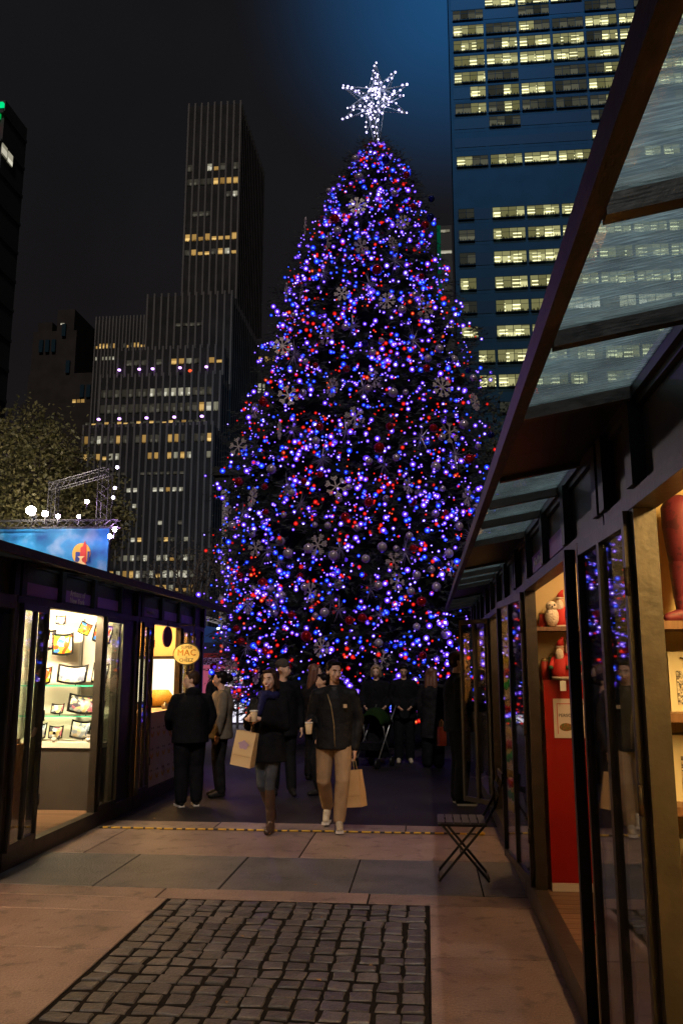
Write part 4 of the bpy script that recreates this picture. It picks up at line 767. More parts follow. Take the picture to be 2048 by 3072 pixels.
k2 = kiosk('left kiosk with a yellow lit food counter and oval hanging sign', -1, XL, 10.22, 13.35, [('glass', 10.25, 10.78), ('open', 10.78, 12.08), ('glass', 12.08, 12.75), ('solid', 12.75, 13.33)], [(10.76, -0.03, 10.3, -0.05, 2), (12.1, -0.03, 12.72, -0.05, 2)], [10.8, 11.5, 12.2, 12.9], mat('amber_wall', (0.72, 0.5, 0.24), 0.7), WARM3, [(10.6, 12.9, 0.3, 0.45), (12.7, 12.8, 0.2, 1.4)], signs=((10.36, 11.04, 'Super Mac', 0.08), (11.18, 11.86, '', 0), (12.0, 12.68, '', 0)), floor=False)
MB().box(0.28, 0.36, 0.7, 2.7, 2.3, 2.42).build('added_fill_lamp', emis('fill_amber', (1.0, 0.62, 0.32), 42.0), k0).location.x = -0.56  # unseen warm lamp added to light the walkers and the left slabs
MB().box(-0.105, -0.055, 0.54, 0.585, 0.15, ZD - 0.01).build('door_stile', BLACKMETAL, kB)

SPOT1 = emis('display_lamp', (1.0, 0.76, 0.44), 320.0)
MB().box(-1.4, -0.2, 1.50, 1.53, 2.30, 2.46).build('lamp_housing', DARKMETAL, k1); MB().box(-1.4, -0.2, 1.532, 1.545, 2.32, 2.45).build('display_lamp', SPOT1, k1)
# --- left kiosk 1: display unit with fused glass plates on the far side wall
def shelf_unit():
    u = thing('display_counter', 'dark grey counter with white top and two glass shelves in the left kiosk', 'counter', (-4.5, 9.7, 0))
    MB().box(-0.75, 0.72, -0.1, 0.40, 0.08, 0.77).build('front', GREYBOARD, u); MB().box(-0.77, 0.74, -0.13, 0.41, 0.772, 0.83).build('top', WHITEWALL, u)
    sg = glass('shelf_glass', (0.9, 0.97, 0.94))
    for z in (1.12, 1.47):
        gs_ = MB().box(-0.77, 0.74, -0.075, 0.38, z, z + 0.012).build('glass_shelf', sg, u); MB().box(-0.77, 0.74, -0.08, -0.0752, z, z + 0.012).build('edge', mat('shelf_glass_edge', (0.03, 0.5, 0.35), 0.2), gs_)
    for x in (-0.5, 0.2): MB().box(x, x + 0.03, 0.39, 0.42, 0.83, 2.3).build('upright', mat('steel', (0.5, 0.5, 0.48), 0.3, 0.8), u)
shelf_unit()
PB = mat('plate_black_rim', (0.012, 0.012, 0.014), 0.2)
def plate_mat(name, cols, scale):
    m = bpy.data.materials.new(name); m.use_nodes = True; N = m.node_tree.nodes; L = m.node_tree.links; b = N['Principled BSDF']; b.inputs['Roughness'].default_value = 0.15
    tc = N.new('ShaderNodeTexCoord'); vo = N.new('ShaderNodeTexVoronoi'); vo.inputs['Scale'].default_value = scale; L.new(tc.outputs['Object'], vo.inputs['Vector'])
    r = N.new('ShaderNodeValToRGB'); r.color_ramp.interpolation = 'CONSTANT'; e = r.color_ramp.elements
    sp = N.new('ShaderNodeSeparateColor'); L.new(vo.outputs['Color'], sp.inputs[0]); L.new(sp.outputs[0], r.inputs[0])
    e[0].color = (*cols[0], 1); e[1].color = (*cols[1], 1); e[1].position = 1 / len(cols)
    for i, c in enumerate(cols[2:]): x = e.new((i + 2) / len(cols)); x.color = (*c, 1)
    L.new(r.outputs[0], b.inputs['Base Color']); return m
PM1 = plate_mat('fused_glass_flowers', [(0.8, 0.5, 0.03), (0.7, 0.08, 0.02), (0.05, 0.2, 0.7), (0.15, 0.5, 0.06), (0.85, 0.75, 0.2), (0.8, 0.8, 0.75)], 17)
PM2 = plate_mat('fused_glass_pale', [(0.75, 0.75, 0.7), (0.5, 0.6, 0.75), (0.8, 0.7, 0.5), (0.85, 0.85, 0.85), (0.2, 0.25, 0.4)], 22)
PM3 = plate_mat('fused_glass_mixed', [(0.1, 0.1, 0.14), (0.7, 0.6, 0.3), (0.4, 0.5, 0.6), (0.75, 0.72, 0.65), (0.6, 0.2, 0.3)], 26)
def plate(x, z, w, h, m, label, tilt=0.18, rot=0.0, y=9.78):
    t = thing('glass_plate', label, 'glass plate', (x, y, z), 0, 'fused glass plates'); t.rotation_euler = (-tilt, rot, 0)
    def curved(w_, h_, oy, th):
        q = MB(); n = 8; fr, bk = [], []
        for i in range(n + 1):
            u = -1 + 2 * i / n; yy = oy - 0.05 * (u * u) * w_ / 0.3
            zz = 0.014 * u * u * h_ / 0.2
            fr.append([(u * w_ / 2 * 0.97, yy, 0 + zz + (h - h_) / 2), (u * w_ / 2, yy, (h + h_) / 2 + zz)]); bk.append([(u * w_ / 2 * 0.97, yy + th, zz + (h - h_) / 2), (u * w_ / 2, yy + th, (h + h_) / 2 + zz)])
        for i in range(n):
            a, b2, c, d = fr[i], fr[i + 1], bk[i], bk[i + 1]
            q.add([a[0], b2[0], b2[1], a[1], c[0], d[0], d[1], c[1]], [(0, 1, 2, 3), (7, 6, 5, 4), (3, 2, 6, 7), (0, 4, 5, 1)])
        return q
    curved(w, h, 0, 0.008).build('rim', PB, t, True); curved(w * 0.84, h * 0.78, -0.006, 0.004).build('pattern', m, t, True)
    MB().tube([(0, 0.02, h * 0.5), (0, 0.09, 0.0)], 0.006, 6).build('stand', PB, t)
for a in ((-4.36, 1.83, 0.27, 0.26, PM1, 'fused glass plate with red and yellow flowers, upper left of the display', 0.05, -0.05), (-3.90, 1.97, 0.24, 0.23, PM1, 'tilted fused glass plate with blue and yellow discs, upper right of the display', 0.05, 0.2), (-4.42, 2.2, 0.13, 0.11, PM3, 'smallest dark glass plate hanging highest on the display', 0.05, 0),
          (-4.23, 1.49, 0.38, 0.22, PM2, 'wide black rimmed glass plate with white centre on the upper shelf', 0.2, 0.02), (-3.90, 1.49, 0.2, 0.24, PM2, 'narrow black rimmed plate at the right of the upper shelf', 0.2, 0.05), (-4.08, 1.14, 0.38, 0.22, PM3, 'wide glass plate with pink flower spots on the lower shelf', 0.22, 0.06), (-4.40, 1.14, 0.16, 0.12, PM3, 'small dark glass bowl left on the lower shelf', 0.3, 0),
          (-4.10, 0.85, 0.25, 0.21, PM2, 'silvery square glass plate standing on the white counter', 0.2, 0.06), (-4.40, 0.85, 0.18, 0.15, PM3, 'small black patterned plate left on the white counter', 0.2, 0)):
    plate(*a)
for a in ((-4.60, 1.49, 0.2, 0.2, PM1, 'bright patterned plate at the far left of the upper shelf', 0.2, 0), (-3.90, 1.14, 0.17, 0.15, PM2, 'small pale plate at the right of the lower shelf', 0.25, 0), (-3.90, 0.85, 0.15, 0.13, PM1, 'small flowered dish at the right end of the white counter', 0.3, 0), (-4.60, 1.9, 0.22, 0.24, PM3, 'dark plate hanging at the far left of the display', 0.05, 0.1), (-4.14, 2.08, 0.15, 0.15, PM1, 'small flowered plate hanging high in the middle of the display', 0.05, 0.4), (-4.60, 0.85, 0.16, 0.18, PM2, 'pale upright plate at the far left of the white counter', 0.2, 0)): plate(*a)
def snowman(x, y, z, s, label):
    t = thing('snowman_figurine', label, 'figurine', (x, y, z), 0, 'snowman figurines'); W = mat('porcelain', (0.8, 0.78, 0.74), 0.3)
    MB().ell((0, 0, 0.03 * s), (0.032 * s, 0.032 * s, 0.03 * s)).ell((0, 0, 0.075 * s), (0.022 * s, 0.022 * s, 0.022 * s)).build('body', W, t, True); MB().lathe([(0.026 * s, 0.09 * s), (0.026 * s, 0.095 * s), (0.016 * s, 0.097 * s), (0.015 * s, 0.12 * s)], n=10).build('hat', PB, t)
snowman(-4.35, 9.62, 0.831, 1.0, 'small white snowman figurine on the left of the counter'); snowman(-3.93, 9.62, 0.831, 1.1, 'small white snowman figurine on the right of the counter')
bx = thing('cardboard_box', 'low orange brown box behind the left pane of the glass plate kiosk', 'box', (-4.55, 8.35, 0.06)); MB().box(-0.4, 0.35, -0.3, 0.3, 0.0, 0.85).build('body', mat('orange_cloth', (0.45, 0.22, 0.09), 0.8, col2=(0.5, 0.28, 0.14), scale=5), bx); MB().box(-0.35, 0.3, -0.25, 0.25, 0.852, 0.90).build('wrapped_stock', mat('wrap', (0.6, 0.45, 0.35), 0.3), bx)

# --- left kiosk 2: food counter
ct = thing('food_counter', 'white counter front printed with yellow grinning macaroni shapes', 'counter', (XL, 11.43, 0))
MB().box(-0.42, 0.02, -0.62, 0.62, 0.16, 1.08).build('front', mat('white_board', (0.55, 0.5, 0.47), 0.7), ct); MB().box(-0.45, 0.05, -0.63, 0.63, 1.082, 1.11).build('top', mat('counter_top', (0.6, 0.45, 0.3), 0.5), ct)
YELP = mat('yellow_print', (0.55, 0.33, 0.05), 0.6)
for r_ in range(3):
    for c in range(5):
        q = MB(); cy_, cz = -0.5 + c * 0.25, 0.34 + r_ * 0.27; pts = []
        for k in range(9): a = rad(200 + k * 17.5); pts.append((cy_ + 0.075 * math.cos(a), cz + 0.1 * math.sin(a)))
        for k in range(9): a = rad(340 - k * 17.5); pts.append((cy_ + 0.045 * math.cos(a), cz + 0.055 * math.sin(a)))
        for i in range(8): q.add([(0.023, *pts[i]), (0.023, *pts[i + 1]), (0.023, *pts[16 - i]), (0.023, *pts[17 - i])], [(0, 1, 2, 3)])
        q.build('printed_shape', YELP, ct)
        MB().prism([(cy_ - 0.04, cz + 0.01), (cy_ - 0.02, cz + 0.01), (cy_ - 0.02, cz + 0.035), (cy_ - 0.04, cz + 0.035)], 0.0215, 0.024, 'yz').prism([(cy_ + 0.02, cz + 0.01), (cy_ + 0.04, cz + 0.01), (cy_ + 0.04, cz + 0.035), (cy_ + 0.02, cz + 0.035)], 0.0215, 0.024, 'yz').build('printed_eyes', DARKTEXT, ct)
def jar(x, y, z, r, h, m, label, name='jar'):
    t = thing(name, label, name.split('_')[-1], (x, y, z)); MB().lathe([(r, 0), (r, h * 0.55), (r * 0.4, h * 0.75), (r * 0.4, h * 0.95)], n=12).build('body', m, t, True); MB().lathe([(r * 0.45, h * 0.951), (r * 0.45, h)], n=10).build('lid', DARKTEXT, t)
AMBER = mat('amber_sauce', (0.35, 0.07, 0.01), 0.2); GOLD = mat('golden_food', (0.75, 0.42, 0.05), 0.5, col2=(0.9, 0.6, 0.15), scale=40)
jar(-3.78, 11.2, 1.112, 0.035, 0.2, AMBER, 'amber sauce bottle nearest on the food counter', 'sauce_bottle'); jar(-3.85, 11.42, 1.112, 0.04, 0.18, AMBER, 'second amber sauce bottle on the food counter', 'sauce_bottle'); jar(-3.7, 11.75, 1.112, 0.05, 0.1, mat('steel', (0.5, 0.5, 0.48), 0.3, 0.8), 'steel napkin tin on the food counter', 'napkin_tin')
fd = thing('food_tray', 'glass case of golden macaroni on the food counter', 'tray', (-3.95, 12.3, 1.1)); MB().box(-0.25, 0.2, -0.2, 0.2, 0, 0.03).build('tray', DARKMETAL, fd); MB().loft([(0, 0, 0.03, 0.22, 0.18), (0, 0, 0.16, 0.2, 0.16), (0, 0, 0.26, 0.12, 0.1)]).build('macaroni', GOLD, fd, True)
sp_ = thing('menu_panel', 'glowing white menu panel at the back of the food kiosk', 'panel', (-4.2, 13.22, 1.2)); MB().box(-0.45, 0.3, 0, 0.06, -0.05, 0.62).build('lightbox', emis('lightbox', (1.0, 0.82, 0.5), 2.2), sp_); MB().box(-0.5, 0.35, 0.005, 0.07, -0.1, -0.052).box(-0.5, 0.35, 0.005, 0.07, 0.622, 0.67).build('frame', DARKMETAL, sp_)
# oval sign
os_ = thing('oval_sign', 'yellow oval hanging sign reading SUPER MAC + CHEEZ', 'sign', (-3.47, 11.95, 1.88))
def oval(rx, rz, ya, yb, n=40): return MB().prism([(rx * math.cos(2 * math.pi * k / n), rz * math.sin(2 * math.pi * k / n)) for k in range(n)], ya, yb)
SY = mat('sign_yellow', (0.95, 0.86, 0.38), 0.5); SG = mat('sign_green', (0.035, 0.06, 0.05), 0.5)
oval(0.205, 0.158, -0.006, 0.02).build('border', SG, os_); oval(0.19, 0.144, -0.011, -0.0062).build('face', SY, os_)
lettering('SUPER', 0.062, SG, os_, (0, -0.0135, 0.097), (rad(90), 0, 0), 0.001); lettering('CHEEZ', 0.068, SG, os_, (0, -0.0135, -0.088), (rad(90), 0, 0), 0.001); lettering('+', 0.05, SG, os_, (0, -0.0135, -0.047), (rad(90), 0, 0), 0.001)
lettering('MAC', 0.128, SG, os_, (0.003, -0.0128, 0.018), (rad(90), 0, 0), 0.001, spacing=1.05); lettering('MAC', 0.118, mat('sign_gold', (0.75, 0.36, 0.01), 0.5), os_, (0, -0.0155, 0.02), (rad(90), 0, 0), 0.001, spacing=1.12)
MB().tube([(-0.15, 0.0, 0.1), (-0.15, 0.0, 0.42)], 0.006, 6).tube([(-0.17, 0.0, 0.42), (0.12, 0.0, 0.42)], 0.009, 6).tube([(0.1, 0, 0.12), (0.1, 0, 0.42)], 0.006, 6).build('bracket', DARKMETAL, os_)
ps = thing('hanging_plaque', 'small violet oval plaque hanging edge on above the food counter', 'sign', (-3.5, 11.1, 2.1)); q = oval(0.1, 0.14, -0.01, 0.01); q.build('plaque', PURPLE, ps); MB().tube([(0, 0, 0.14), (0, 0, 0.2)], 0.006, 6).build('hook', DARKMETAL, ps); ps.rotation_euler.z = rad(70)

# --- right kiosk A: shelves of gift boxes on its far side wall
SHY = 3.40
for k, z in enumerate((1.835, 1.505, 1.185, 0.845)):
    sh = MB().box(-0.30, 0.75, -0.26, 0.0, 0, 0.03).build('wooden_shelf', WOOD, None, loc=(1.13, SHY, z)); tag(sh, 'brown wooden shelf in the nearest right kiosk, %s from the top' % ords[k], 'shelf', 'shelves in the yellow kiosk')
WB_ = mat('white_box', (0.78, 0.68, 0.46), 0.6); SILV = plate_mat('silver_print', [(0.25, 0.22, 0.18), (0.6, 0.55, 0.45), (0.45, 0.4, 0.33), (0.12, 0.11, 0.1), (0.75, 0.7, 0.6)], 150)
def gift(x, z, w, h, label, txt):
    t = thing('gift_box', label, 'gift box', (x, SHY - 0.12, z), 0, 'white gift boxes'); MB().box(-w / 2, w / 2, 0, 0.09, 0, h).build('box', WB_, t); MB().box(-w * 0.36, w * 0.36, -0.003, -0.0005, h * 0.12, h * 0.68).build('window_print', SILV, t)
    MB().prism([(0.02 * math.cos(k), h * 0.92 + 0.006 * math.sin(k)) for k in [i * math.pi / 4 for i in range(8)]], -0.003, -0.0005).build('hole', DARKTEXT, t)
    lettering(txt, 0.02, DARKTEXT, t, (0, -0.0025, h * 0.77), (rad(90), 0, 0), 0.0008)
    MB().tube([(-0.05, -0.006, h * 0.9), (0, -0.008, h * 0.85), (0.05, -0.006, h * 0.92)], 0.0025, 5).build('cord', DARKTEXT, t)
for k, (x, z, h) in enumerate(((1.0, 1.535, 0.22), (1.23, 1.535, 0.22), (0.995, 1.215, 0.235), (1.24, 1.215, 0.235), (0.99, 0.875, 0.21), (1.23, 0.875, 0.21))):
    gift(x, z, 0.185, h, 'white gift box with silver print, %s box shelf, %s' % (('upper', 'middle', 'lower')[k // 2], ('near the door post', 'away from the door post')[k % 2]), 'ZOHARA')
lg_ = thing('stocking_leg_form', 'plum red leg form in patterned tights above the wooden shelf', 'leg form', (0.985, SHY - 0.13, 1.866))
q = MB(); q.cap((0.0, 0, 0.42), 0.072, (0.005, 0, 0.25), 0.06); q.cap((0.005, 0, 0.25), 0.06, (-0.01, 0, 0.1), 0.034); q.cap((-0.01, 0, 0.1), 0.034, (-0.005, -0.005, 0.03), 0.03); q.cap((0, 0, 0.03), 0.03, (-0.075, -0.03, 0.016), 0.018)
PLUM = mat('plum_tights', (0.13, 0.014, 0.032), 0.6, col2=(0.06, 0.008, 0.018), scale=26, lo=0.55, hi=0.62)
q.build('leg', PLUM, lg_, True); MB().lathe([(0.045, 0), (0.045, 0.004), (0.01, 0.006)], n=14).build('foot_plate', WB_, lg_)
lb = MB().box(-0.28, 0.7, 0.0, 0.012, 0, 0.42).build('backing_board', mat('cream_board', (0.85, 0.68, 0.36), 0.7), None, loc=(1.12, SHY - 0.02, 1.87)); tag(lb, 'cream backing board behind the plum leg form', 'board')
cr = thing('card_reader', 'black card reader hanging on a cable in the nearest right kiosk', 'card reader', (0.955, SHY - 0.23, 0.955)); MB().prism([(-0.05, 0.0), (0.05, -0.03), (0.06, 0.14), (-0.045, 0.17)], -0.02, 0.02).build('body', BLACKMETAL, cr); MB().tube([(-0.02, 0, 0.0), (-0.04, 0, -0.12), (-0.02, 0.0, -0.3), (-0.05, 0, -0.42), (-0.03, 0, -0.5)], 0.004, 6).build('cable', BLACKMETAL, cr)
DEN = mat('denim', (0.02, 0.045, 0.12), 0.85, col2=(0.04, 0.08, 0.18), scale=60, bump=0.3)
# --- right kiosk B: red panel, poster, Santa dolls
RX, RYY = 1.06, 6.60
REDPAINT = mat('red_gloss', (0.36, 0.008, 0.006), 0.3, col2=(0.30, 0.006, 0.006), scale=2)
rp_ = thing('red_display_stand', 'tall red panel with a white kick strip in the right kiosk doorway', 'display stand', (RX, RYY, 0.0)); MB().box(-0.17, 0.5, 0, 0.05, 0.14, 1.60).build('panel', REDPAINT, rp_); MB().box(-0.17, 0.5, -0.006, 0.05, 0.08, 0.137).build('kick_strip', WHITEWALL, rp_)
po_ = thing('poster', 'white poster reading PERSO with a wreath on the red panel', 'poster', (1.045, RYY - 0.008, 1.2)); MB().box(-0.09, 0.16, 0, 0.004, -0.03, 0.26).build('sheet', mat('paper', (0.75, 0.66, 0.55), 0.7), po_)
MB().box(-0.065, -0.06, -0.0015, -0.0002, 0.0, 0.225).box(-0.06, 0.14, -0.0015, -0.0002, 0.22, 0.225).build('red_border', REDP, po_); lettering('PERSO', 0.034, DARKTEXT, po_, (-0.005, -0.001, 0.135), (rad(90), 0, 0), 0.0006); MB().ell((0.0, 0.0, 0.05), (0.05, 0.003, 0.03)).build('wreath_picture', mat('wreath', (0.4, 0.12, 0.03), 0.7, col2=(0.1, 0.15, 0.03), scale=60), po_)
SAN_R = mat('santa_red', (0.5, 0.02, 0.015), 0.7); SAN_W = mat('santa_fur', (0.72, 0.62, 0.48), 0.9, bump=0.6, bscale=80); SKIN_T = mat('toy_skin', (0.6, 0.33, 0.2), 0.6); TGREEN = mat('toy_green', (0.02, 0.12, 0.05), 0.6)
def santa(x, y, z, s, label):
    t = thing('santa_doll', label, 'doll', (x, y, z), rad(-20)); t.scale = (s, s, s)
    MB().loft([(0, 0, 0, 0.09, 0.08), (0, 0, 0.08, 0.1, 0.085), (0, 0, 0.2, 0.075, 0.065), (0, 0, 0.26, 0.04, 0.035)]).cap((-0.07, 0, 0.21), 0.03, (-0.09, -0.06, 0.13), 0.025).cap((0.07, 0, 0.21), 0.03, (0.09, -0.06, 0.13), 0.025).build('coat', SAN_R, t, True)
    MB().ell((0, 0, 0.31), (0.045, 0.045, 0.05)).build('head', SKIN_T, t, True); MB().ell((0, -0.035, 0.25), (0.045, 0.03, 0.075)).ell((0, -0.045, 0.165), (0.025, 0.02, 0.05)).build('beard', SAN_W, t, True); MB().ell((0, 0, 0.345), (0.05, 0.05, 0.015)).loft([(0, 0, 0.0, 0.092, 0.082), (0, 0, 0.03, 0.1, 0.09)]).build('fur_trim', SAN_W, t, True); MB().loft([(0, 0, 0.35, 0.045, 0.045), (0.01, 0, 0.4, 0.03, 0.03), (0.035, 0, 0.44, 0.012, 0.012)]).build('hat', SAN_R, t, True); MB().ell((-0.09, -0.065, 0.125), (0.025,) * 3).ell((0.09, -0.065, 0.125), (0.025,) * 3).build('mittens', TGREEN, t, True)
santa(1.02, 6.56, 1.605, 0.72, 'Santa doll with long white beard on top of the red panel'); santa(1.11, 6.62, 1.63, 0.8, 'larger Santa doll behind the bearded one on the red panel'); santa(1.06, 6.70, 2.0, 0.68, 'red Santa doll hanging above the other Santa dolls')
MB().box(0.06, 0.7, 3.02, 3.24, 1.97, 2.0).build('shelf', WOOD, kB)
ow = thing('plush_owl', 'pale plush owl toy on the highest shelf behind the Santa dolls', 'toy', (0.98, 6.62, 2.003)); MB().ell((0, 0, 0.08), (0.055, 0.05, 0.08)).ell((0, -0.005, 0.16), (0.045, 0.042, 0.04)).build('body', SAN_W, ow, True); MB().ell((-0.018, -0.043, 0.168), (0.007, 0.005, 0.007)).ell((0.018, -0.043, 0.168), (0.007, 0.005, 0.007)).ell((0, -0.046, 0.155), (0.006, 0.008, 0.008)).build('face', DARKTEXT, ow)
# stock crammed on the Santa kiosk's shelves
stock = [('gift_tin', (0.55, 0.05, 0.03)), ('gift_tin', (0.06, 0.22, 0.08)), ('gift_tin', (0.75, 0.6, 0.3)), ('gift_tin', (0.6, 0.12, 0.05)), ('gift_tin', (0.8, 0.75, 0.62)), ('gift_tin', (0.1, 0.3, 0.15))]
for i in range(12):
    nm, c = stock[i % 6]; x = 0.92 + (i % 6) * 0.062; z = 2.003 if i < 6 else 1.603; yy = 6.70; h = 0.10 + 0.07 * ((i * 7) % 5) / 4
    t = thing(nm, 'colourful gift tin behind the Santa dolls, %s from the door on the %s shelf' % (ords[i % 6], ('upper', 'lower')[i // 6]), 'tin', (x, yy, z), 0, 'gift tins in the Santa kiosk'); m = mat('tin_%d' % (i % 6), c, 0.35)
    MB().lathe([(0.026, 0), (0.028, 0.004), (0.028, h), (0.026, h + 0.003)], n=14).build('tin', m, t, True); MB().lathe([(0.03, h + 0.003), (0.03, h + 0.018), (0.012, h + 0.022), (0.008, h + 0.034)], n=14).build('lid', mat('tin_lid', (0.7, 0.5, 0.2), 0.3, 0.6), t, True)
tg = thing('price_tag', 'white price tag hanging below the bearded Santa doll', 'tag', (1.02, 6.49, 1.52)); MB().box(-0.022, 0.022, 0, 0.003, 0, 0.075).build('card', WHITEWALL, tg); MB().tube([(0, 0.001, 0.075), (0.004, 0.02, 0.11)], 0.0015, 5).build('string', WHITEWALL, tg)
mtt = tag(MB().box(-0.35, 0.4, -0.5, 0.5, 0, 0.012).build('door_mat', mat('red_mat', (0.16, 0.02, 0.018), 0.9), None, loc=(1.35, 5.35, 0.079)), 'dark red mat on the wooden floor of the Santa kiosk', 'mat')
# --- right kiosk C: strip of coloured goods by the door
gd = [(0.9, 0.7, 0.1), (0.05, 0.4, 0.06), (0.6, 0.04, 0.03), (0.7, 0.6, 0.4), (0.05, 0.5, 0.1), (0.7, 0.1, 0.05)]
for i in range(13):
    t = thing('bead_garland', 'strand of shiny coloured beads hanging in the kiosk behind the chair, %s from the floor' % ords[i], 'beads', (0.90, 9.55, 0.2 + i * 0.13), 0, 'coloured bead strands'); m = mat('bead_%d' % (i % 6), gd[i % 6], 0.15, 0.3)
    q = MB()
    for k in range(5): q.ell((-0.05 + 0.03 * k, 0, 0.02 * math.sin(k * 2 + i)), (0.018, 0.018, 0.05), n=8, m=5)
    q.build('beads', m, t, True)

# ------------------------------------------------------------------ folding bistro chair
ch = thing('folding_chair', 'black folding bistro chair standing on the paving by the right kiosk', 'chair', (0.27, 7.28, 0.0)); CH = mat('chair_metal', (0.014, 0.013, 0.013), 0.4, 0.3); CHW = mat('chair_slat', (0.05, 0.045, 0.043), 0.5)
for yy in (-0.17, 0.17):
    MB().tube([(0.20, yy * 0.92, 0.008), (-0.17, yy * 0.92, 0.44)], 0.011, 8).build('leg', CH, ch, True)
    MB().tube([(-0.20, yy, 0.008), (0.16, yy, 0.42), (0.27, yy, 0.60), (0.34, yy, 0.82)], 0.011, 8).build('leg', CH, ch, True)
for x in (-0.02, ): MB().tube([(x, -0.17, 0.22), (x, 0.17, 0.22)], 0.006, 6).build('stretcher', CH, ch, True)
MB().tube([(0.2, -0.16, 0.03), (0.2, 0.16, 0.03)], 0.006, 6).build('stretcher', CH, ch, True); MB().tube([(-0.2, -0.17, 0.03), (-0.2, 0.17, 0.03)], 0.006, 6).build('stretcher', CH, ch, True)
for i in range(6): MB().box(-0.20 + i * 0.066, -0.145 + i * 0.066, -0.19, 0.19, 0.446, 0.462).build('seat_slat', CHW, ch)
MB().box(-0.2, 0.19, -0.165, -0.15, 0.425, 0.444).box(-0.2, 0.19, 0.15, 0.165, 0.425, 0.444).build('seat_rail', CH, ch)
for z in (0.69, 0.79): MB().box(0.285 + (z - 0.69) * 0.33, 0.30 + (z - 0.69) * 0.33, -0.19, 0.19, z, z + 0.055).build('back_slat', CH, ch)

# ------------------------------------------------------------------ tent and bright booth in the gap between the left kiosks and the tree
WHT = mat('tent_white', (0.6, 0.58, 0.6), 0.7); BLUT = mat('tent_blue', (0.02, 0.08, 0.35), 0.6); REDT = mat('tent_red', (0.3, 0.015, 0.02), 0.6)
tn = thing('market_tent', 'white and blue market tent between the left kiosks and the tree', 'tent', (-6.9, 23.5, 0))
MB().prism([(-1.6, 3.75), (1.7, 2.75), (1.7, 2.7), (-1.6, 3.6)], 0, 3, 'xz').build('roof', WHT, tn)
MB().prism([(-1.6, 3.25), (1.6, 2.68), (1.6, 2.35), (-1.6, 2.35)], -0.05, -0.02, 'xz').build('blue_side', BLUT, tn); fa = MB().box(-1.6, 1.75, -0.08, -0.052, 2.08, 2.38).build('fascia', mat('tent_navy', (0.012, 0.016, 0.07), 0.6), tn); MB().box(-1.6, 1.75, -0.082, -0.05, 1.95, 2.078).build('red_valance', REDT, tn)
lettering('PARK', 0.17, WHITETEXT, fa, (0.35, -0.084, 2.23), (rad(90), 0, 0), 0.002)
for x in (-1.5, 1.6): MB().tube([(x, 0, 0), (x, 0, 2.6)], 0.04, 8).build('pole', WHT, tn, True)
MB().box(-1.6, 1.8, 2.9, 2.95, 0.9, 2.2).build('back_panel', mat('lilac_wall', (0.5, 0.4, 0.6), 0.7), tn)
MB().box(-1.2, 1.4, 1.0, 1.06, 2.28, 2.34).build('strip_lamp', emis('tent_lamp', (0.85, 0.7, 1.0), 12.0), tn)
ss = MB()
for k in range(7): ss.ell((-1.4 + k * 0.48, -0.07, 3.2 - k * 0.085), (0.05, 0.03, 0.03), n=8, m=5)
ss.build('string_bulbs', emis('tent_bulbs', (0.8, 0.95, 1.0), 5.0), tn, True)
pk = thing('glowing_booth', 'glowing pink and white booth front behind the kiosk customers', 'booth', (-6.3, 25.5, 0)); MB().box(-0.6, 1.3, 0, 0.6, 0.75, 1.75).build('pink_front', emis('pink_glow', (1.0, 0.2, 0.35), 0.35), pk); MB().box(0.1, 0.7, -0.03, -0.002, 1.1, 1.6).build('white_sign', emis('white_glow', (1.0, 0.8, 0.9), 1.0), pk); MB().box(-0.2, 1.6, -0.35, -0.3, 0.05, 0.72).build('lit_screen', emis('cool_glow', (0.9, 0.86, 1.0), 1.2), pk)
# ------------------------------------------------------------------ people
def remesh(mb, voxel, it=4, mat_=None, name='body'):
    ob = put('tmp', mb.mesh('tmp'), None); m = ob.modifiers.new('r', 'REMESH'); m.mode = 'VOXEL'; m.voxel_size = voxel
    if it: s = ob.modifiers.new('s', 'SMOOTH'); s.factor = 0.5; s.iterations = it
    dg = bpy.context.evaluated_depsgraph_get(); me = bpy.data.meshes.new_from_object(ob.evaluated_get(dg)); old = ob.data; bpy.data.objects.remove(ob); bpy.data.meshes.remove(old)
    me.name = name; me.materials.clear(); me.materials.append(mat_); me.shade_smooth(); return me
SKIN = mat('skin', (0.62, 0.37, 0.26), 0.5, col2=(0.66, 0.41, 0.30), scale=18); SKIN2 = mat('skin_tan', (0.55, 0.31, 0.21), 0.5, col2=(0.58, 0.34, 0.23), scale=18)
BLACKC = mat('black_cloth', (0.0045, 0.0045, 0.006), 0.85, spec=0.1, col2=(0.008, 0.008, 0.010), scale=14, bump=0.5, bscale=18); DKCLOTH = mat('dark_cloth', (0.008, 0.007, 0.008), 0.85, spec=0.1, col2=(0.02, 0.018, 0.02), scale=10, bump=0.5, bscale=18)
JACKET = mat('black_jacket', (0.010, 0.010, 0.011), 0.55, spec=0.1, col2=(0.018, 0.017, 0.017), scale=8, bump=0.7, bscale=14); KHAKI = mat('khaki', (0.30, 0.19, 0.10), 0.8, spec=0.1, col2=(0.36, 0.235, 0.13), scale=9, bump=0.6, bscale=14)
JEAN = mat('blue_jeans', (0.032, 0.036, 0.046), 0.8, spec=0.1, col2=(0.06, 0.066, 0.08), scale=8, bump=0.5, bscale=16); BOOT = mat('brown_boot_leather', (0.055, 0.026, 0.018), 0.35, col2=(0.03, 0.014, 0.01), scale=12, bump=0.3); SCARF = mat('navy_scarf', (0.012, 0.012, 0.05), 0.9, spec=0.1, col2=(0.02, 0.02, 0.08), scale=25, bump=0.8, bscale=40)
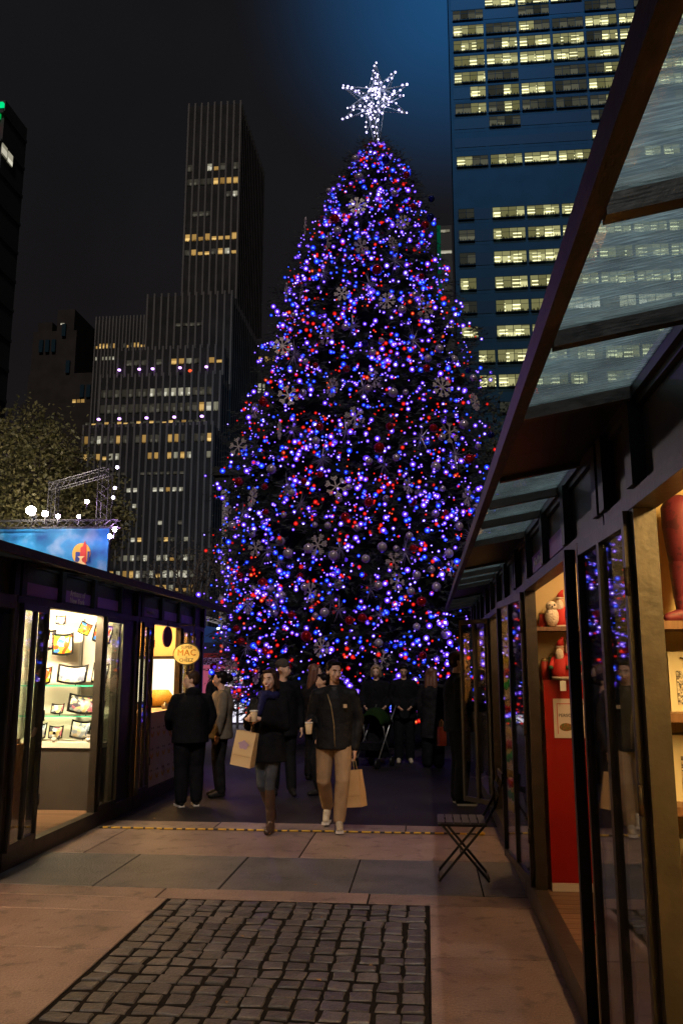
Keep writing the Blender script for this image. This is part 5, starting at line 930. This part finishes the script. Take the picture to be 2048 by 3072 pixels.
HAIR_B = mat('dark_brown_hair', (0.025, 0.013, 0.009), 0.45, spec=0.1, col2=(0.045, 0.024, 0.016), scale=40, stretch=(1, 1, 0.1)); HAIR_K = mat('black_hair', (0.008, 0.006, 0.006), 0.4, spec=0.1); HAIR_R = mat('auburn_hair', (0.10, 0.035, 0.018), 0.5, col2=(0.15, 0.06, 0.03), scale=40, stretch=(1, 1, 0.1)); HAIR_Y = mat('blonde_hair', (0.26, 0.17, 0.09), 0.5, col2=(0.32, 0.22, 0.12), scale=40, stretch=(1, 1, 0.1))
GREYH = mat('grey_hoodie', (0.14, 0.115, 0.085), 0.9, spec=0.1, col2=(0.18, 0.15, 0.11), scale=12, bump=0.5, bscale=18); SNEAK = mat('pale_sneaker', (0.45, 0.38, 0.28), 0.6, col2=(0.3, 0.24, 0.17), scale=20); DKSHOE = mat('dark_shoe', (0.012, 0.011, 0.011), 0.5, spec=0.1); CAPG = mat('grey_knit', (0.075, 0.06, 0.05), 0.95, spec=0.1, bump=0.8, bscale=60); SHIRT = mat('grey_shirt', (0.045, 0.045, 0.047), 0.8, spec=0.1); WHITEM = mat('teeth_white', (0.75, 0.7, 0.62), 0.3); LIP = mat('lips', (0.36, 0.11, 0.09), 0.4); EYEW = mat('eye_white', (0.6, 0.58, 0.55), 0.3); EYED = mat('eye_dark', (0.015, 0.01, 0.008), 0.2)
BASEJ = dict(neck=(0, 0.01, 1.46), head=(0, -0.015, 1.625), shL=(0.175, 0.01, 1.41), shR=(-0.175, 0.01, 1.41), elL=(0.235, 0.03, 1.13), elR=(-0.235, 0.03, 1.13), wrL=(0.24, -0.06, 0.88), wrR=(-0.24, -0.06, 0.88),
             hipL=(0.09, 0, 0.93), hipR=(-0.09, 0, 0.93), knL=(0.1, -0.02, 0.50), knR=(-0.1, -0.02, 0.50), anL=(0.1, 0.02, 0.085), anR=(-0.1, 0.02, 0.085), toL=(0.115, -0.13, 0.035), toR=(-0.115, -0.13, 0.035))
def hand(m, wr, d, nrm, curl, s=1.0, thumb=None, spread=0.12):
    # palm plus four fingers of unequal length bending towards nrm, thumb from the side of the palm
    d, nrm = Vector(d).normalized(), Vector(nrm).normalized(); nrm = (nrm - d * nrm.dot(d)).normalized(); sd = d.cross(nrm); wr = Vector(wr)
    k = 1 if thumb is None else thumb
    m.cap(wr, 0.024 * s, wr + d * 0.03 * s, 0.026 * s)
    for o in (-0.026, -0.009, 0.009, 0.026): m.cap(wr + d * 0.03 * s + sd * o * 0.7 * s, 0.014 * s, wr + d * 0.085 * s + sd * o * s, 0.0125 * s, 8)
    for i, (o, L_) in enumerate(((-0.029, 0.062), (-0.010, 0.072), (0.010, 0.07), (0.029, 0.055))):
        p = wr + d * 0.088 * s + sd * o * s; dd = (d + sd * (o * spread / 0.029)).normalized()
        for j, f in enumerate((0.45, 0.32, 0.25)):
            a = curl * (0.55 + 0.45 * j); ndir = (d * math.cos(a * (j + 1) / 2.2) + nrm * math.sin(a * (j + 1) / 2.2) + sd * (o * spread / 0.029) * 0.4).normalized(); q = p + ndir * L_ * f * 1.15 * s
            m.cap(p, (0.0098 - 0.0009 * j) * s, q, (0.0092 - 0.0009 * j) * s, 8); p = q
    p = wr + d * 0.025 * s - sd * 0.022 * k * s; t1 = (d * 0.7 - sd * 0.75 * k + nrm * 0.35).normalized(); q = p + t1 * 0.045 * s; m.cap(p, 0.0135 * s, q, 0.0115 * s, 8); t2 = (d * 0.85 - sd * 0.2 * k + nrm * (0.35 + 0.3 * curl)).normalized(); m.cap(q, 0.011 * s, q + t2 * 0.035 * s, 0.009 * s, 8)
def person(label, loc, rz, h=1.75, J=None, outfit=None, yaw=0.0, pitch=0.0, roll=0.0, hair=('short', None), skin=None, voxel=0.012, hands=None, smile=False, girth=1.0, face=True, female=False):
    o = thing('person', label, 'person', loc, rz, 'people'); o.scale = (h / 1.75,) * 3
    j = {k: Vector(v) for k, v in {**BASEJ, **(J or {})}.items()}; g = girth; skin = skin or SKIN
    HR = Euler((pitch, roll, yaw), 'XYZ').to_matrix(); hc = j['head']
    def H(x, y, z): return hc + HR @ Vector((x, y, z))
    m = MB()
    # head: skull, face, jaw, nose, brow, ears
    m.ell(H(0, 0.015, 0.03), (0.074, 0.090, 0.088), HR); m.ell(H(0, -0.022, -0.018), (0.062, 0.066, 0.083), HR); m.ell(H(0, -0.038, -0.072), (0.040, 0.040, 0.036), HR)
    m.cap(H(0, -0.083, 0.008), 0.009, H(0, -0.103, -0.03), 0.0125, 8); m.cap(H(-0.014, -0.092, -0.034), 0.007, H(0.014, -0.092, -0.034), 0.007, 8); m.cap(H(-0.036, -0.074, 0.024), 0.011, H(0.036, -0.074, 0.024), 0.011, 8)
    for s in (-1, 1): m.ell(H(s * 0.036, -0.058, -0.025), (0.022, 0.02, 0.024), HR); m.ell(H(s * 0.076, 0.012, -0.005), (0.010, 0.022, 0.033), HR)
    m.cap(H(-0.02, -0.083, -0.056), 0.009, H(0.02, -0.083, -0.056), 0.009, 8)
    m.cap(j['neck'] - Vector((0, -0.01, 0.05)), 0.056, hc + Vector((0, 0.015, -0.05)), 0.05)
    mid = (j['shL'] + j['shR']) / 2; pel = (j['hipL'] + j['hipR']) / 2
    chest = mid.lerp(pel, 0.22); belly = mid.lerp(pel, 0.62)
    m.ell(chest, (0.15 * g, 0.1 * g, 0.17)); m.ell(belly, (0.13 * g, 0.095 * g, 0.17)); m.ell(pel + Vector((0, 0.01, 0)), (0.145 * g, 0.105 * g, 0.11))
    for s in 'LR':
        sd_ = j['sh' + s] + Vector((0, 0, -0.055)); m.cap(mid.lerp(sd_, 0.3), 0.045, sd_, 0.036); m.cap(sd_, 0.04 * g, j['el' + s], 0.034 * g); m.cap(j['el' + s], 0.037 * g, j['wr' + s], 0.026)
        m.cap(j['hip' + s], 0.08 * g, j['kn' + s], 0.053 * g); m.cap(j['kn' + s], 0.053 * g, j['an' + s], 0.036); m.cap(j['an' + s] - Vector((0, 0, 0.04)), 0.034, j['to' + s], 0.026)
    for s in 'LR':
        hs = (hands or {}).get(s)
        if hs: hand(m, j['wr' + s], *hs)
        else: d = (j['wr' + s] - j['el' + s]).normalized(); hand(m, j['wr' + s], d, Vector((-1 if s == 'L' else 1, 0, 0.05)), 0.6, 1.0, 1 if s == 'R' else -1)
    put('body', remesh(m, min(voxel, 0.0065) if hands and voxel < 0.011 else voxel, 3, skin, 'body'), o)
    of = outfit or {}
    if 'top' in of:
        mt, hem, th, arm = of['top']; q = MB(); w = 0.165 * g + th; dp = 0.115 * g + th
        prof_ = [(mid.x * .5 + chest.x * .5, chest.y, mid.z + 0.05, w * 0.40, dp * 0.55), (chest.x, chest.y, mid.z + 0.015, w * 0.62, dp * 0.75), (chest.x, chest.y, mid.z - 0.06, w * 0.9, dp * 0.95), (chest.x, chest.y, chest.z - 0.06, w, dp * (1.08 if female else 1.0)), (belly.x, belly.y, belly.z, w * (0.88 if female else 0.97), dp * 0.96), (pel.x, pel.y, pel.z, w * 1.0, dp * 1.02)]
        if hem < pel.z: prof_.append((pel.x, pel.y, hem, w * (1.12 if female else 1.0), dp * 1.08))
        else: prof_[-1] = (pel.x, pel.y, hem, w * 0.98, dp * 1.0)
        q.loft(prof_[::-1])
        for s in 'LR':
            q.cap(mid.lerp(j['sh' + s], 0.3) + Vector((0, 0, 0.0)), 0.062 + th * 0.3, j['sh' + s] + Vector((0, 0, -0.035)), 0.05 + th * 0.5); q.cap(j['sh' + s] + Vector((0, 0, -0.03)), 0.052 * g + th * 0.5, j['el' + s], 0.05 * g + th * 0.4); q.cap(j['el' + s], 0.05 * g + th * 0.4, j['el' + s].lerp(j['wr' + s], arm), 0.038 * g + th * 0.3)
        if of.get('collar'): q.tube([j['neck'] + Vector((0, 0.0, -0.02)), j['neck'] + Vector((0, -0.005, 0.04))], [0.085, 0.068], 16)
        if of.get('hood'): q.ell(j['neck'] + Vector((0, 0.075, -0.01)), (0.11, 0.06, 0.07))
        tp = put(of.get('topname', 'jacket'), remesh(q, voxel, 4, mt, 'jacket'), o)
    if 'legs' in of:
        mt, end, th = of['legs']; q = MB(); q.ell(pel + Vector((0, 0.01, 0.02)), (0.15 * g + th * 0.5, 0.115 * g + th * 0.5, 0.11))
        for s in 'LR':
            a = j['kn' + s].lerp(j['an' + s], end); q.cap(j['hip' + s], 0.088 * g + th, j['kn' + s], 0.062 * g + th); q.cap(j['kn' + s], 0.062 * g + th, a, 0.046 + th * 1.2)
        put('trousers', remesh(q, voxel, 3, mt, 'trousers'), o)
    if 'feet' in of:
        mt, kind = of['feet']
        for s in 'LR':
            q = MB(); an, to = j['an' + s], j['to' + s]
            q.cap(an + Vector((0, 0.02, -0.035)), 0.044, to, 0.036); q.cap(an + Vector((0, 0.0, -0.01)), 0.042, to.lerp(an, 0.35), 0.04)
            if kind == 'boot': q.cap(an, 0.046, j['kn' + s].lerp(an, 0.18), 0.06); q.box(an.x - 0.03, an.x + 0.03, an.y + 0.01, an.y + 0.06, an.z - 0.085, an.z - 0.02)
            sh = put('boot' if kind == 'boot' else 'shoe', remesh(q, min(voxel, 0.011), 2, mt, 'shoe'), o)
            if kind == 'sole':
                d = (to - an); d.z = 0; d.normalize(); e = Vector((-d.y, d.x, 0)); zz = min(an.z - 0.083, to.z - 0.036); pts = [an - d * 0.04 + e * 0.036, an - d * 0.04 - e * 0.036, to + d * 0.02 - e * 0.042, to + d * 0.045, to + d * 0.02 + e * 0.042]
                MB().rings([[(p.x, p.y, zz) for p in pts], [(p.x, p.y, zz + 0.024) for p in pts]]).build('sole', mat('sole_white', (0.55, 0.5, 0.45), 0.6), sh)
    if 'scarf' in of:
        q = MB(); n = j['neck']
        for k in range(14):
            a, b = k * 2 * math.pi / 14, (k + 1) * 2 * math.pi / 14; q.cap(n + Vector((0.085 * math.cos(a), 0.08 * math.sin(a) - 0.005, 0.0 + 0.012 * math.sin(3 * a))), 0.047, n + Vector((0.085 * math.cos(b), 0.08 * math.sin(b) - 0.005, 0.012 * math.sin(3 * b))), 0.047)
        q.cap(n + Vector((-0.03, -0.1, -0.02)), 0.05, n + Vector((-0.06, -0.135, -0.19)), 0.035); put('scarf', remesh(q, voxel, 3, of['scarf'], 'scarf'), o)
    kind, hm = hair
    if hm:
        q = MB()
        if kind == 'beanie': q.ell(H(0, 0.02, 0.065), (0.088, 0.105, 0.085), HR)
        else:
            q.ell(H(0, 0.035, 0.052), (0.083, 0.094, 0.082), HR); q.ell(H(0, 0.05, 0.0), (0.078, 0.072, 0.07), HR)
            for s in (-1, 1): q.cap(H(s * 0.066, -0.02, 0.06), 0.022, H(s * 0.075, 0.0, 0.02), 0.014)
            q.cap(H(-0.04, -0.055, 0.095), 0.018, H(0.04, -0.055, 0.098), 0.02)
        if kind == 'long':
            for s in (-1, 1): q.cap(H(s * 0.072, -0.012, 0.05), 0.03, H(s * 0.083, 0.02, -0.09), 0.027)
            q.cap(H(0, 0.06, 0.0), 0.07, H(0, 0.075, -0.16), 0.065)
        if kind == 'verylong':
            for s in (-1, 0, 1):
                q.cap(H(s * 0.055, 0.05, 0.02), 0.055, H(s * 0.065, 0.085, -0.2), 0.06); q.cap(H(s * 0.065, 0.085, -0.2), 0.06, H(s * 0.05, 0.10, -0.42), 0.03)
            for s in (-1, 1): q.cap(H(s * 0.072, -0.01, 0.05), 0.028, H(s * 0.085, 0.01, -0.14), 0.03)
        if kind == 'bun': q.ell(H(0, 0.145, 0.02), (0.058, 0.055, 0.06)); q.cap(H(0, 0.09, 0.03), 0.05, H(0, 0.12, 0.02), 0.04)
        put('knit_cap' if kind == 'beanie' else 'hair', remesh(q, min(voxel, 0.011), 3, hm, 'hair'), o)
    if face:
        for s in (-1, 1):
            MB().ell((0, 0, 0), (0.0112, 0.0055, 0.0055), n=10, m=6).build('eye', EYEW, o, True, H(s * 0.031, -0.079, 0.004)).rotation_euler = HR.to_euler()
            MB().ell((0, 0, 0), (0.0058, 0.004, 0.0058), n=10, m=6).build('iris', EYED, o, True, H(s * 0.031, -0.0845, 0.004)).rotation_euler = HR.to_euler()
            MB().cap(H(s * 0.017, -0.089, 0.026), 0.0042, H(s * 0.047, -0.081, 0.028), 0.0035, 8).build('eyebrow', hm if kind != 'beanie' and hm else HAIR_K, o, True)
        if smile:
            q = MB(); qt = MB()
            for k in range(8):
                a, b = -1 + k / 4, -1 + (k + 1) / 4; f = lambda t, dz: H(0.031 * t, -0.0965 + 0.017 * t * t, -0.060 + 0.011 * t * t + dz * (1 - t * t))
                qt.cap(f(a, -0.002), 0.0048 * (1.05 - 0.6 * abs(a)), f(b, -0.002), 0.0048 * (1.05 - 0.6 * abs(b)), 8); q.cap(f(a, -0.011), 0.0045, f(b, -0.011), 0.0045, 8); q.cap(f(a, 0.007), 0.0036, f(b, 0.007), 0.0036, 8)
            qt.build('teeth', WHITEM, o, True); q.build('lips', LIP, o, True)
        else: MB().cap(H(-0.022, -0.0885, -0.058), 0.005, H(0.022, -0.0885, -0.058), 0.005, 8).ell(H(0, -0.091, -0.061), (0.017, 0.006, 0.006), HR).build('lips', LIP, o, True)
    return o
def cup(label, loc, h=0.11):
    t = thing('paper_cup', label, 'cup', loc, 0, 'paper cups'); MB().lathe([(0.028, 0), (0.029, 0.004), (0.040, h), (0.0375, h), (0.027, 0.006)], n=20).build('cup', mat('cup_paper', (0.62, 0.45, 0.26), 0.6), t, True); MB().lathe([(0.040, h - 0.012), (0.043, h - 0.01), (0.043, h), (0.037, h + 0.003), (0.036, h - 0.006)], n=20).build('rim', mat('cup_white', (0.78, 0.72, 0.62), 0.5), t, True); return t
def paper_bag(label, loc, rot, w, d, h, m, handle=0.12, prnt=None):
    t = thing('paper_bag', label, 'paper bag', loc, 0, 'carried paper bags'); t.rotation_euler = rot
    q = MB(); w2, d2 = w / 2, d / 2
    lv = [(0, 1.0, 1.0), (0.35 * h, 1.0, 0.96), (0.7 * h, 1.0, 0.72), (h, 1.01, 0.5)]; rs = []
    for z, fw, fd in lv: rs.append([(-w2 * fw, -d2 * fd, z), (w2 * fw, -d2 * fd, z), (w2 * fw * (1 - 0.1 * (z / h)), 0, z), (w2 * fw, d2 * fd, z), (-w2 * fw, d2 * fd, z), (-w2 * fw * (1 - 0.1 * (z / h)), 0, z)])
    q.rings(rs, cap=False); q.add(rs[0], [(5, 4, 3, 2, 1, 0)]); b = q.build('bag', m, t)
    sm_ = b.modifiers.new('thick', 'SOLIDIFY'); sm_.thickness = 0.0015
    for s in (-1, 1): MB().tube([(-w * 0.22, s * d2 * 0.5, h * 0.93), (-w * 0.2, s * d2 * 0.4, h + handle * 0.7), (0, s * d2 * 0.2, h + handle), (w * 0.2, s * d2 * 0.4, h + handle * 0.7), (w * 0.22, s * d2 * 0.5, h * 0.93)], 0.0032, 6).build('handle', mat('twine', (0.4, 0.26, 0.12), 0.8), t, True)
    if prnt:
        pt = MB(); n = 24; pts = []
        for k in range(n):
            a = 2 * math.pi * k / n; rr = 1 + 0.16 * math.sin(5 * a) + 0.1 * math.sin(9 * a); pts.append((0.055 * rr * math.cos(a), 0.62 * h + 0.042 * rr * math.sin(a)))
        pt.prism(pts, -d2 * 0.82 - 0.003, -d2 * 0.82 - 0.001); pt.build('printed_crest', prnt, t)
    MB().box(-w2 * 0.99, w2 * 0.99, -d2 * 1.0 - 0.0016, -d2 * 1.0 - 0.0004, 0.30 * h, 0.305 * h).build('fold_line', mat('fold', (0.2, 0.12, 0.06), 0.8), t)
    return t
KRAFT = mat('kraft_paper', (0.46, 0.26, 0.10), 0.75, col2=(0.52, 0.31, 0.13), scale=6, bump=0.25, bscale=9); KRAFT2 = mat('pale_kraft_paper', (0.56, 0.38, 0.19), 0.75, col2=(0.6, 0.43, 0.23), scale=6, bump=0.25, bscale=9); LILAC = mat('lilac_print', (0.40, 0.26, 0.36), 0.7)

# smiling woman walking towards the camera, cup in both hands
WX, WY = -1.69, 8.98; k_ = 1.64 / 1.75
person('smiling woman in black coat and navy scarf walking with a paper cup', (WX, WY, 0.0), rad(-6), 1.69, dict(head=(0.02, -0.035, 1.615), neck=(0, 0.0, 1.45), shL=(0.165, 0.02, 1.39), shR=(-0.165, 0.02, 1.39), elL=(0.20, -0.02, 1.12), elR=(-0.215, -0.02, 1.12), wrL=(-0.01, -0.27, 1.205), wrR=(-0.17, -0.25, 1.20), hipL=(0.075, 0, 0.93), hipR=(-0.075, 0, 0.93), knL=(0.045, -0.06, 0.51), knR=(-0.065, 0.02, 0.49), anL=(0.06, -0.05, 0.10), anR=(0.0, 0.22, 0.16), toL=(0.06, -0.19, 0.04), toR=(-0.01, 0.12, 0.06)),
       dict(top=(BLACKC, 0.74, 0.03, 0.9), topname='coat', legs=(JEAN, 0.35, 0.0), feet=(BOOT, 'boot'), scarf=SCARF), yaw=rad(-10), roll=rad(-6), hair=('long', HAIR_B), voxel=0.010, smile=True, female=True, hands={'L': ((-0.85, -0.35, 0.15), (-0.25, -0.2, 0.0), 1.1, 0.92, 1), 'R': ((0.8, -0.45, 0.1), (0.2, 0.5, 0), 1.1, 0.92, -1)})
cup('paper cup held in both hands by the smiling woman', (WX - 0.097, WY - 0.292, 1.138), 0.115)
paper_bag('pale paper bag with lilac print hanging from the woman\'s forearm', (WX - 0.235, WY - 0.17, 0.685), (0, rad(9), rad(-12)), 0.225, 0.13, 0.35, KRAFT2, 0.10, LILAC)
q = MB(); 
# man in black jacket and khaki trousers
MX, MY = -1.0, 9.17
mn = person('man in black jacket and khaki trousers walking with a cup and looking aside', (MX, MY, 0.0), rad(4), 1.76, dict(head=(0.0, -0.03, 1.635), shL=(0.195, 0.01, 1.42), shR=(-0.195, 0.01, 1.42), elL=(0.26, 0.05, 1.12), elR=(-0.25, 0.04, 1.13), wrL=(0.215, -0.03, 0.83), wrR=(-0.26, -0.20, 1.06), hipL=(0.095, 0, 0.92), hipR=(-0.095, 0, 0.92), knL=(0.09, -0.12, 0.52), knR=(-0.115, 0.02, 0.50), anL=(0.055, -0.10, 0.105), anR=(-0.085, 0.28, 0.19), toL=(0.065, -0.245, 0.05), toR=(-0.10, 0.17, 0.06)),
       dict(top=(JACKET, 0.83, 0.034, 0.95), collar=True, legs=(KHAKI, 0.93, 0.018), feet=(SNEAK, 'sole')), yaw=rad(26), pitch=rad(4), hair=('short', HAIR_K), skin=SKIN2, voxel=0.010, hands={'R': ((-0.1, -0.85, 0.35), (0.75, -0.2, 0.1), 1.15, 1.0, -1), 'L': ((0.05, -0.12, -1), (-0.6, 0.1, 0), 1.4, 1.0, -1)})
zp = MB().tube([(-0.07, -0.12, 1.40), (-0.03, -0.152, 1.28), (0.0, -0.164, 1.1), (0.012, -0.164, 0.86)], 0.006, 6).build('zip', mat('brass_zip', (0.45, 0.33, 0.16), 0.4, 0.7), mn, True)
MB().box(0.1, 0.138, -0.158, -0.148, 1.26, 1.298).build('chest_label', mat('tan_label', (0.6, 0.42, 0.22), 0.7), mn); MB().loft([(0, -0.04, 1.26, 0.06, 0.075), (0, -0.03, 1.44, 0.062, 0.07), (0, -0.01, 1.475, 0.058, 0.062)]).build('shirt', SHIRT, mn, True)
cup('paper cup in the right hand of the man in khaki trousers', (MX - 0.232, MY - 0.332, 1.008), 0.12)
paper_bag('brown kraft paper bag hanging from the man\'s left hand', (MX + 0.235, MY - 0.10, 0.255), (0, rad(-7), rad(-28)), 0.215, 0.12, 0.37, KRAFT, 0.12)
# customers at the left kiosk
person('person in black hoodie seen from behind at the food counter', (-2.98, 10.55, -0.008), rad(-150), 1.68, dict(head=(0.01, -0.03, 1.60), elL=(0.27, -0.03, 1.13), elR=(-0.28, 0.0, 1.13), wrL=(0.23, -0.2, 0.97), wrR=(-0.22, -0.02, 0.9), shL=(0.2, 0.01, 1.38), shR=(-0.2, 0.01, 1.38)),
       dict(top=(BLACKC, 0.80, 0.05, 0.8), hood=True, legs=(BLACKC, 0.95, 0.03), feet=(DKSHOE, 'sole')), yaw=rad(72), hair=('short', HAIR_B), voxel=0.012, girth=1.18)
person('woman with bun in grey hoodie beside the person in black', (-2.78, 11.3, -0.008), rad(-70), 1.66, dict(head=(0.0, -0.03, 1.62), elL=(0.25, -0.02, 1.13), elR=(-0.25, -0.02, 1.13), wrR=(-0.2, -0.16, 0.95)),
       dict(top=(GREYH, 0.80, 0.045, 0.92), hood=True, legs=(DKCLOTH, 0.95, 0.02), feet=(DKSHOE, 'shoe')), yaw=rad(-15), hair=('bun', HAIR_K), voxel=0.014, girth=1.1, female=True)
# people behind
person('man in grey knit cap walking behind the smiling woman', (-1.98, 11.6, -0.008), rad(20), 1.80, dict(anL=(0.1, -0.15, 0.1), toL=(0.11, -0.29, 0.04)), dict(top=(BLACKC, 0.75, 0.045, 0.95), legs=(BLACKC, 0.95, 0.02), feet=(DKSHOE, 'shoe')), yaw=rad(60), hair=('beanie', CAPG), voxel=0.016)
person('woman with long fair hair walking left of the tree behind the man', (-1.72, 13.0, -0.008), rad(150), 1.75, None, dict(top=(DKCLOTH, 0.72, 0.035, 0.95), legs=(BLACKC, 0.95, 0.02), feet=(DKSHOE, 'shoe')), yaw=rad(-50), hair=('verylong', HAIR_R), voxel=0.016, female=True)
person('dark haired person in profile just behind the man\'s shoulder', (-1.42, 11.6, -0.008), rad(-80), 1.62, dict(knL=(0.1, -0.15, 0.52), anL=(0.1, -0.05, 0.1), toL=(0.1, -0.2, 0.04)), dict(top=(BLACKC, 0.8, 0.035, 0.95), legs=(BLACKC, 0.95, 0.02), feet=(DKSHOE, 'shoe')), yaw=rad(10), hair=('bun', HAIR_K), skin=SKIN2, voxel=0.016)
person('fair haired person in dark coat pushing the stroller', (-0.93, 15.6, -0.008), rad(0), 1.74, dict(wrL=(0.2, -0.3, 1.02), wrR=(-0.2, -0.3, 1.02), elL=(0.27, -0.05, 1.13), elR=(-0.27, -0.05, 1.13)), dict(top=(BLACKC, 0.72, 0.06, 0.95), legs=(BLACKC, 0.95, 0.02), feet=(SNEAK, 'shoe')), hair=('long', HAIR_Y), voxel=0.016, girth=1.12, pitch=rad(12))
person('man in black jacket looking down beside the stroller', (-0.42, 15.5, -0.008), rad(5), 1.76, dict(wrL=(0.12, -0.25, 1.0), wrR=(-0.12, -0.25, 1.0)), dict(top=(BLACKC, 0.78, 0.06, 0.95), legs=(BLACKC, 0.95, 0.03), feet=(SNEAK, 'shoe')), pitch=rad(25), hair=('short', HAIR_K), skin=SKIN2, voxel=0.016, girth=1.05)
person('woman with long auburn hair and long dark coat facing the tree', (0.09, 14.9, -0.008), rad(165), 1.70, None, dict(top=(DKCLOTH, 0.5, 0.04, 0.97), legs=(BLACKC, 0.97, 0.05), feet=(DKSHOE, 'shoe')), hair=('verylong', HAIR_R), voxel=0.016, female=True, face=False)
person('tall man in black at the right kiosk door with striped sneakers', (0.40, 11.05, -0.008), rad(100), 1.90, dict(wrL=(0.15, -0.3, 1.1), wrR=(-0.15, -0.3, 1.1)), dict(top=(BLACKC, 0.82, 0.05, 0.97), collar=True, legs=(BLACKC, 0.97, 0.03), feet=(DKSHOE, 'sole')), hair=('short', HAIR_B), voxel=0.014, girth=1.05)
paper_bag('red bag carried behind the tall man in black', (0.20, 12.2, 0.6), (0, 0, 0.4), 0.11, 0.08, 0.26, mat('red_bag', (0.16, 0.01, 0.008), 0.6), 0.1)
person('long haired person with red jacket by the glowing booth', (-5.55, 21.5, -0.008), rad(-60), 1.6, dict(hipL=(0.09, 0, 0.75), hipR=(-0.09, 0, 0.75)), dict(top=(DKCLOTH, 0.7, 0.05, 0.95), legs=(BLACKC, 0.9, 0.02), feet=(DKSHOE, 'boot')), hair=('verylong', HAIR_K), voxel=0.018, female=True, face=False)
# stroller
sr = thing('stroller', 'dark umbrella stroller with green canopy trim in front of the tree', 'stroller', (-0.92, 14.9, -0.008), rad(-25)); STM = mat('stroller_tube', (0.3, 0.3, 0.3), 0.3, 0.8)
for s in (-1, 1):
    MB().tube([(s * 0.2, 0.45, 1.03), (s * 0.2, 0.3, 0.85), (s * 0.21, -0.3, 0.09)], 0.012, 8).build('frame_tube', STM, sr, True); MB().tube([(s * 0.21, 0.25, 0.09), (s * 0.2, 0.0, 0.5), (s * 0.2, -0.05, 0.75)], 0.012, 8).build('frame_tube', STM, sr, True)
    for y in (-0.3, 0.25):
        w = MB().rings([[(s * 0.21 + dx, y + r * math.cos(k * math.pi / 8), 0.085 + r * math.sin(k * math.pi / 8)) for k in range(16)] for dx, r in ((-0.018, 0.06), (-0.018, 0.085), (0.018, 0.085), (0.018, 0.06))]).build('wheel', BLACKMETAL, sr, True)
MB().prism([(-0.28, 0.3), (0.15, 0.3), (0.3, 0.8), (0.22, 0.82), (0.08, 0.42), (-0.28, 0.42)], -0.19, 0.19, 'yz').build('seat', BLACKC, sr)
q = MB(); q.rings([[(0.22 * math.cos(a), 0.05 + 0.28 * math.cos(b_) , 0.72 + 0.3 * math.sin(b_) * math.sin(a)) for a in [k * math.pi / 10 for k in range(11)]] for b_ in (rad(40), rad(75), rad(110), rad(145))], close=False); cn = q.build('canopy', mat('stroller_green', (0.008, 0.022, 0.004), 0.9, spec=0.1), sr, True); sl = cn.modifiers.new('t', 'SOLIDIFY'); sl.thickness = 0.02
MB().box(-0.16, 0.16, -0.05, 0.22, 0.16, 0.29).build('basket', BLACKC, sr)
# blue denim corner at the right edge
dn = thing('denim_jacket', 'blue denim garment low at the right edge in the nearest kiosk', 'jacket', (0.91, 2.93, 0.0)); dn.scale = (0.8, 0.8, 0.77); q = MB(); q.loft([(0.02, 0, 0.16, 0.10, 0.16), (0.02, 0, 0.5, 0.11, 0.17), (0.02, 0, 0.78, 0.085, 0.14), (0.03, 0, 0.86, 0.04, 0.08)]); q.cap((0.0, 0.1, 0.75), 0.06, (-0.01, 0.16, 0.35), 0.055); put('garment', remesh(q, 0.014, 3, DEN, 'garment'), dn); MB().lathe([(0.1, 0), (0.02, 0.03), (0.02, 0.2)], (0.02, 0, 0.0), 12).build('stand', BLACKMETAL, dn)
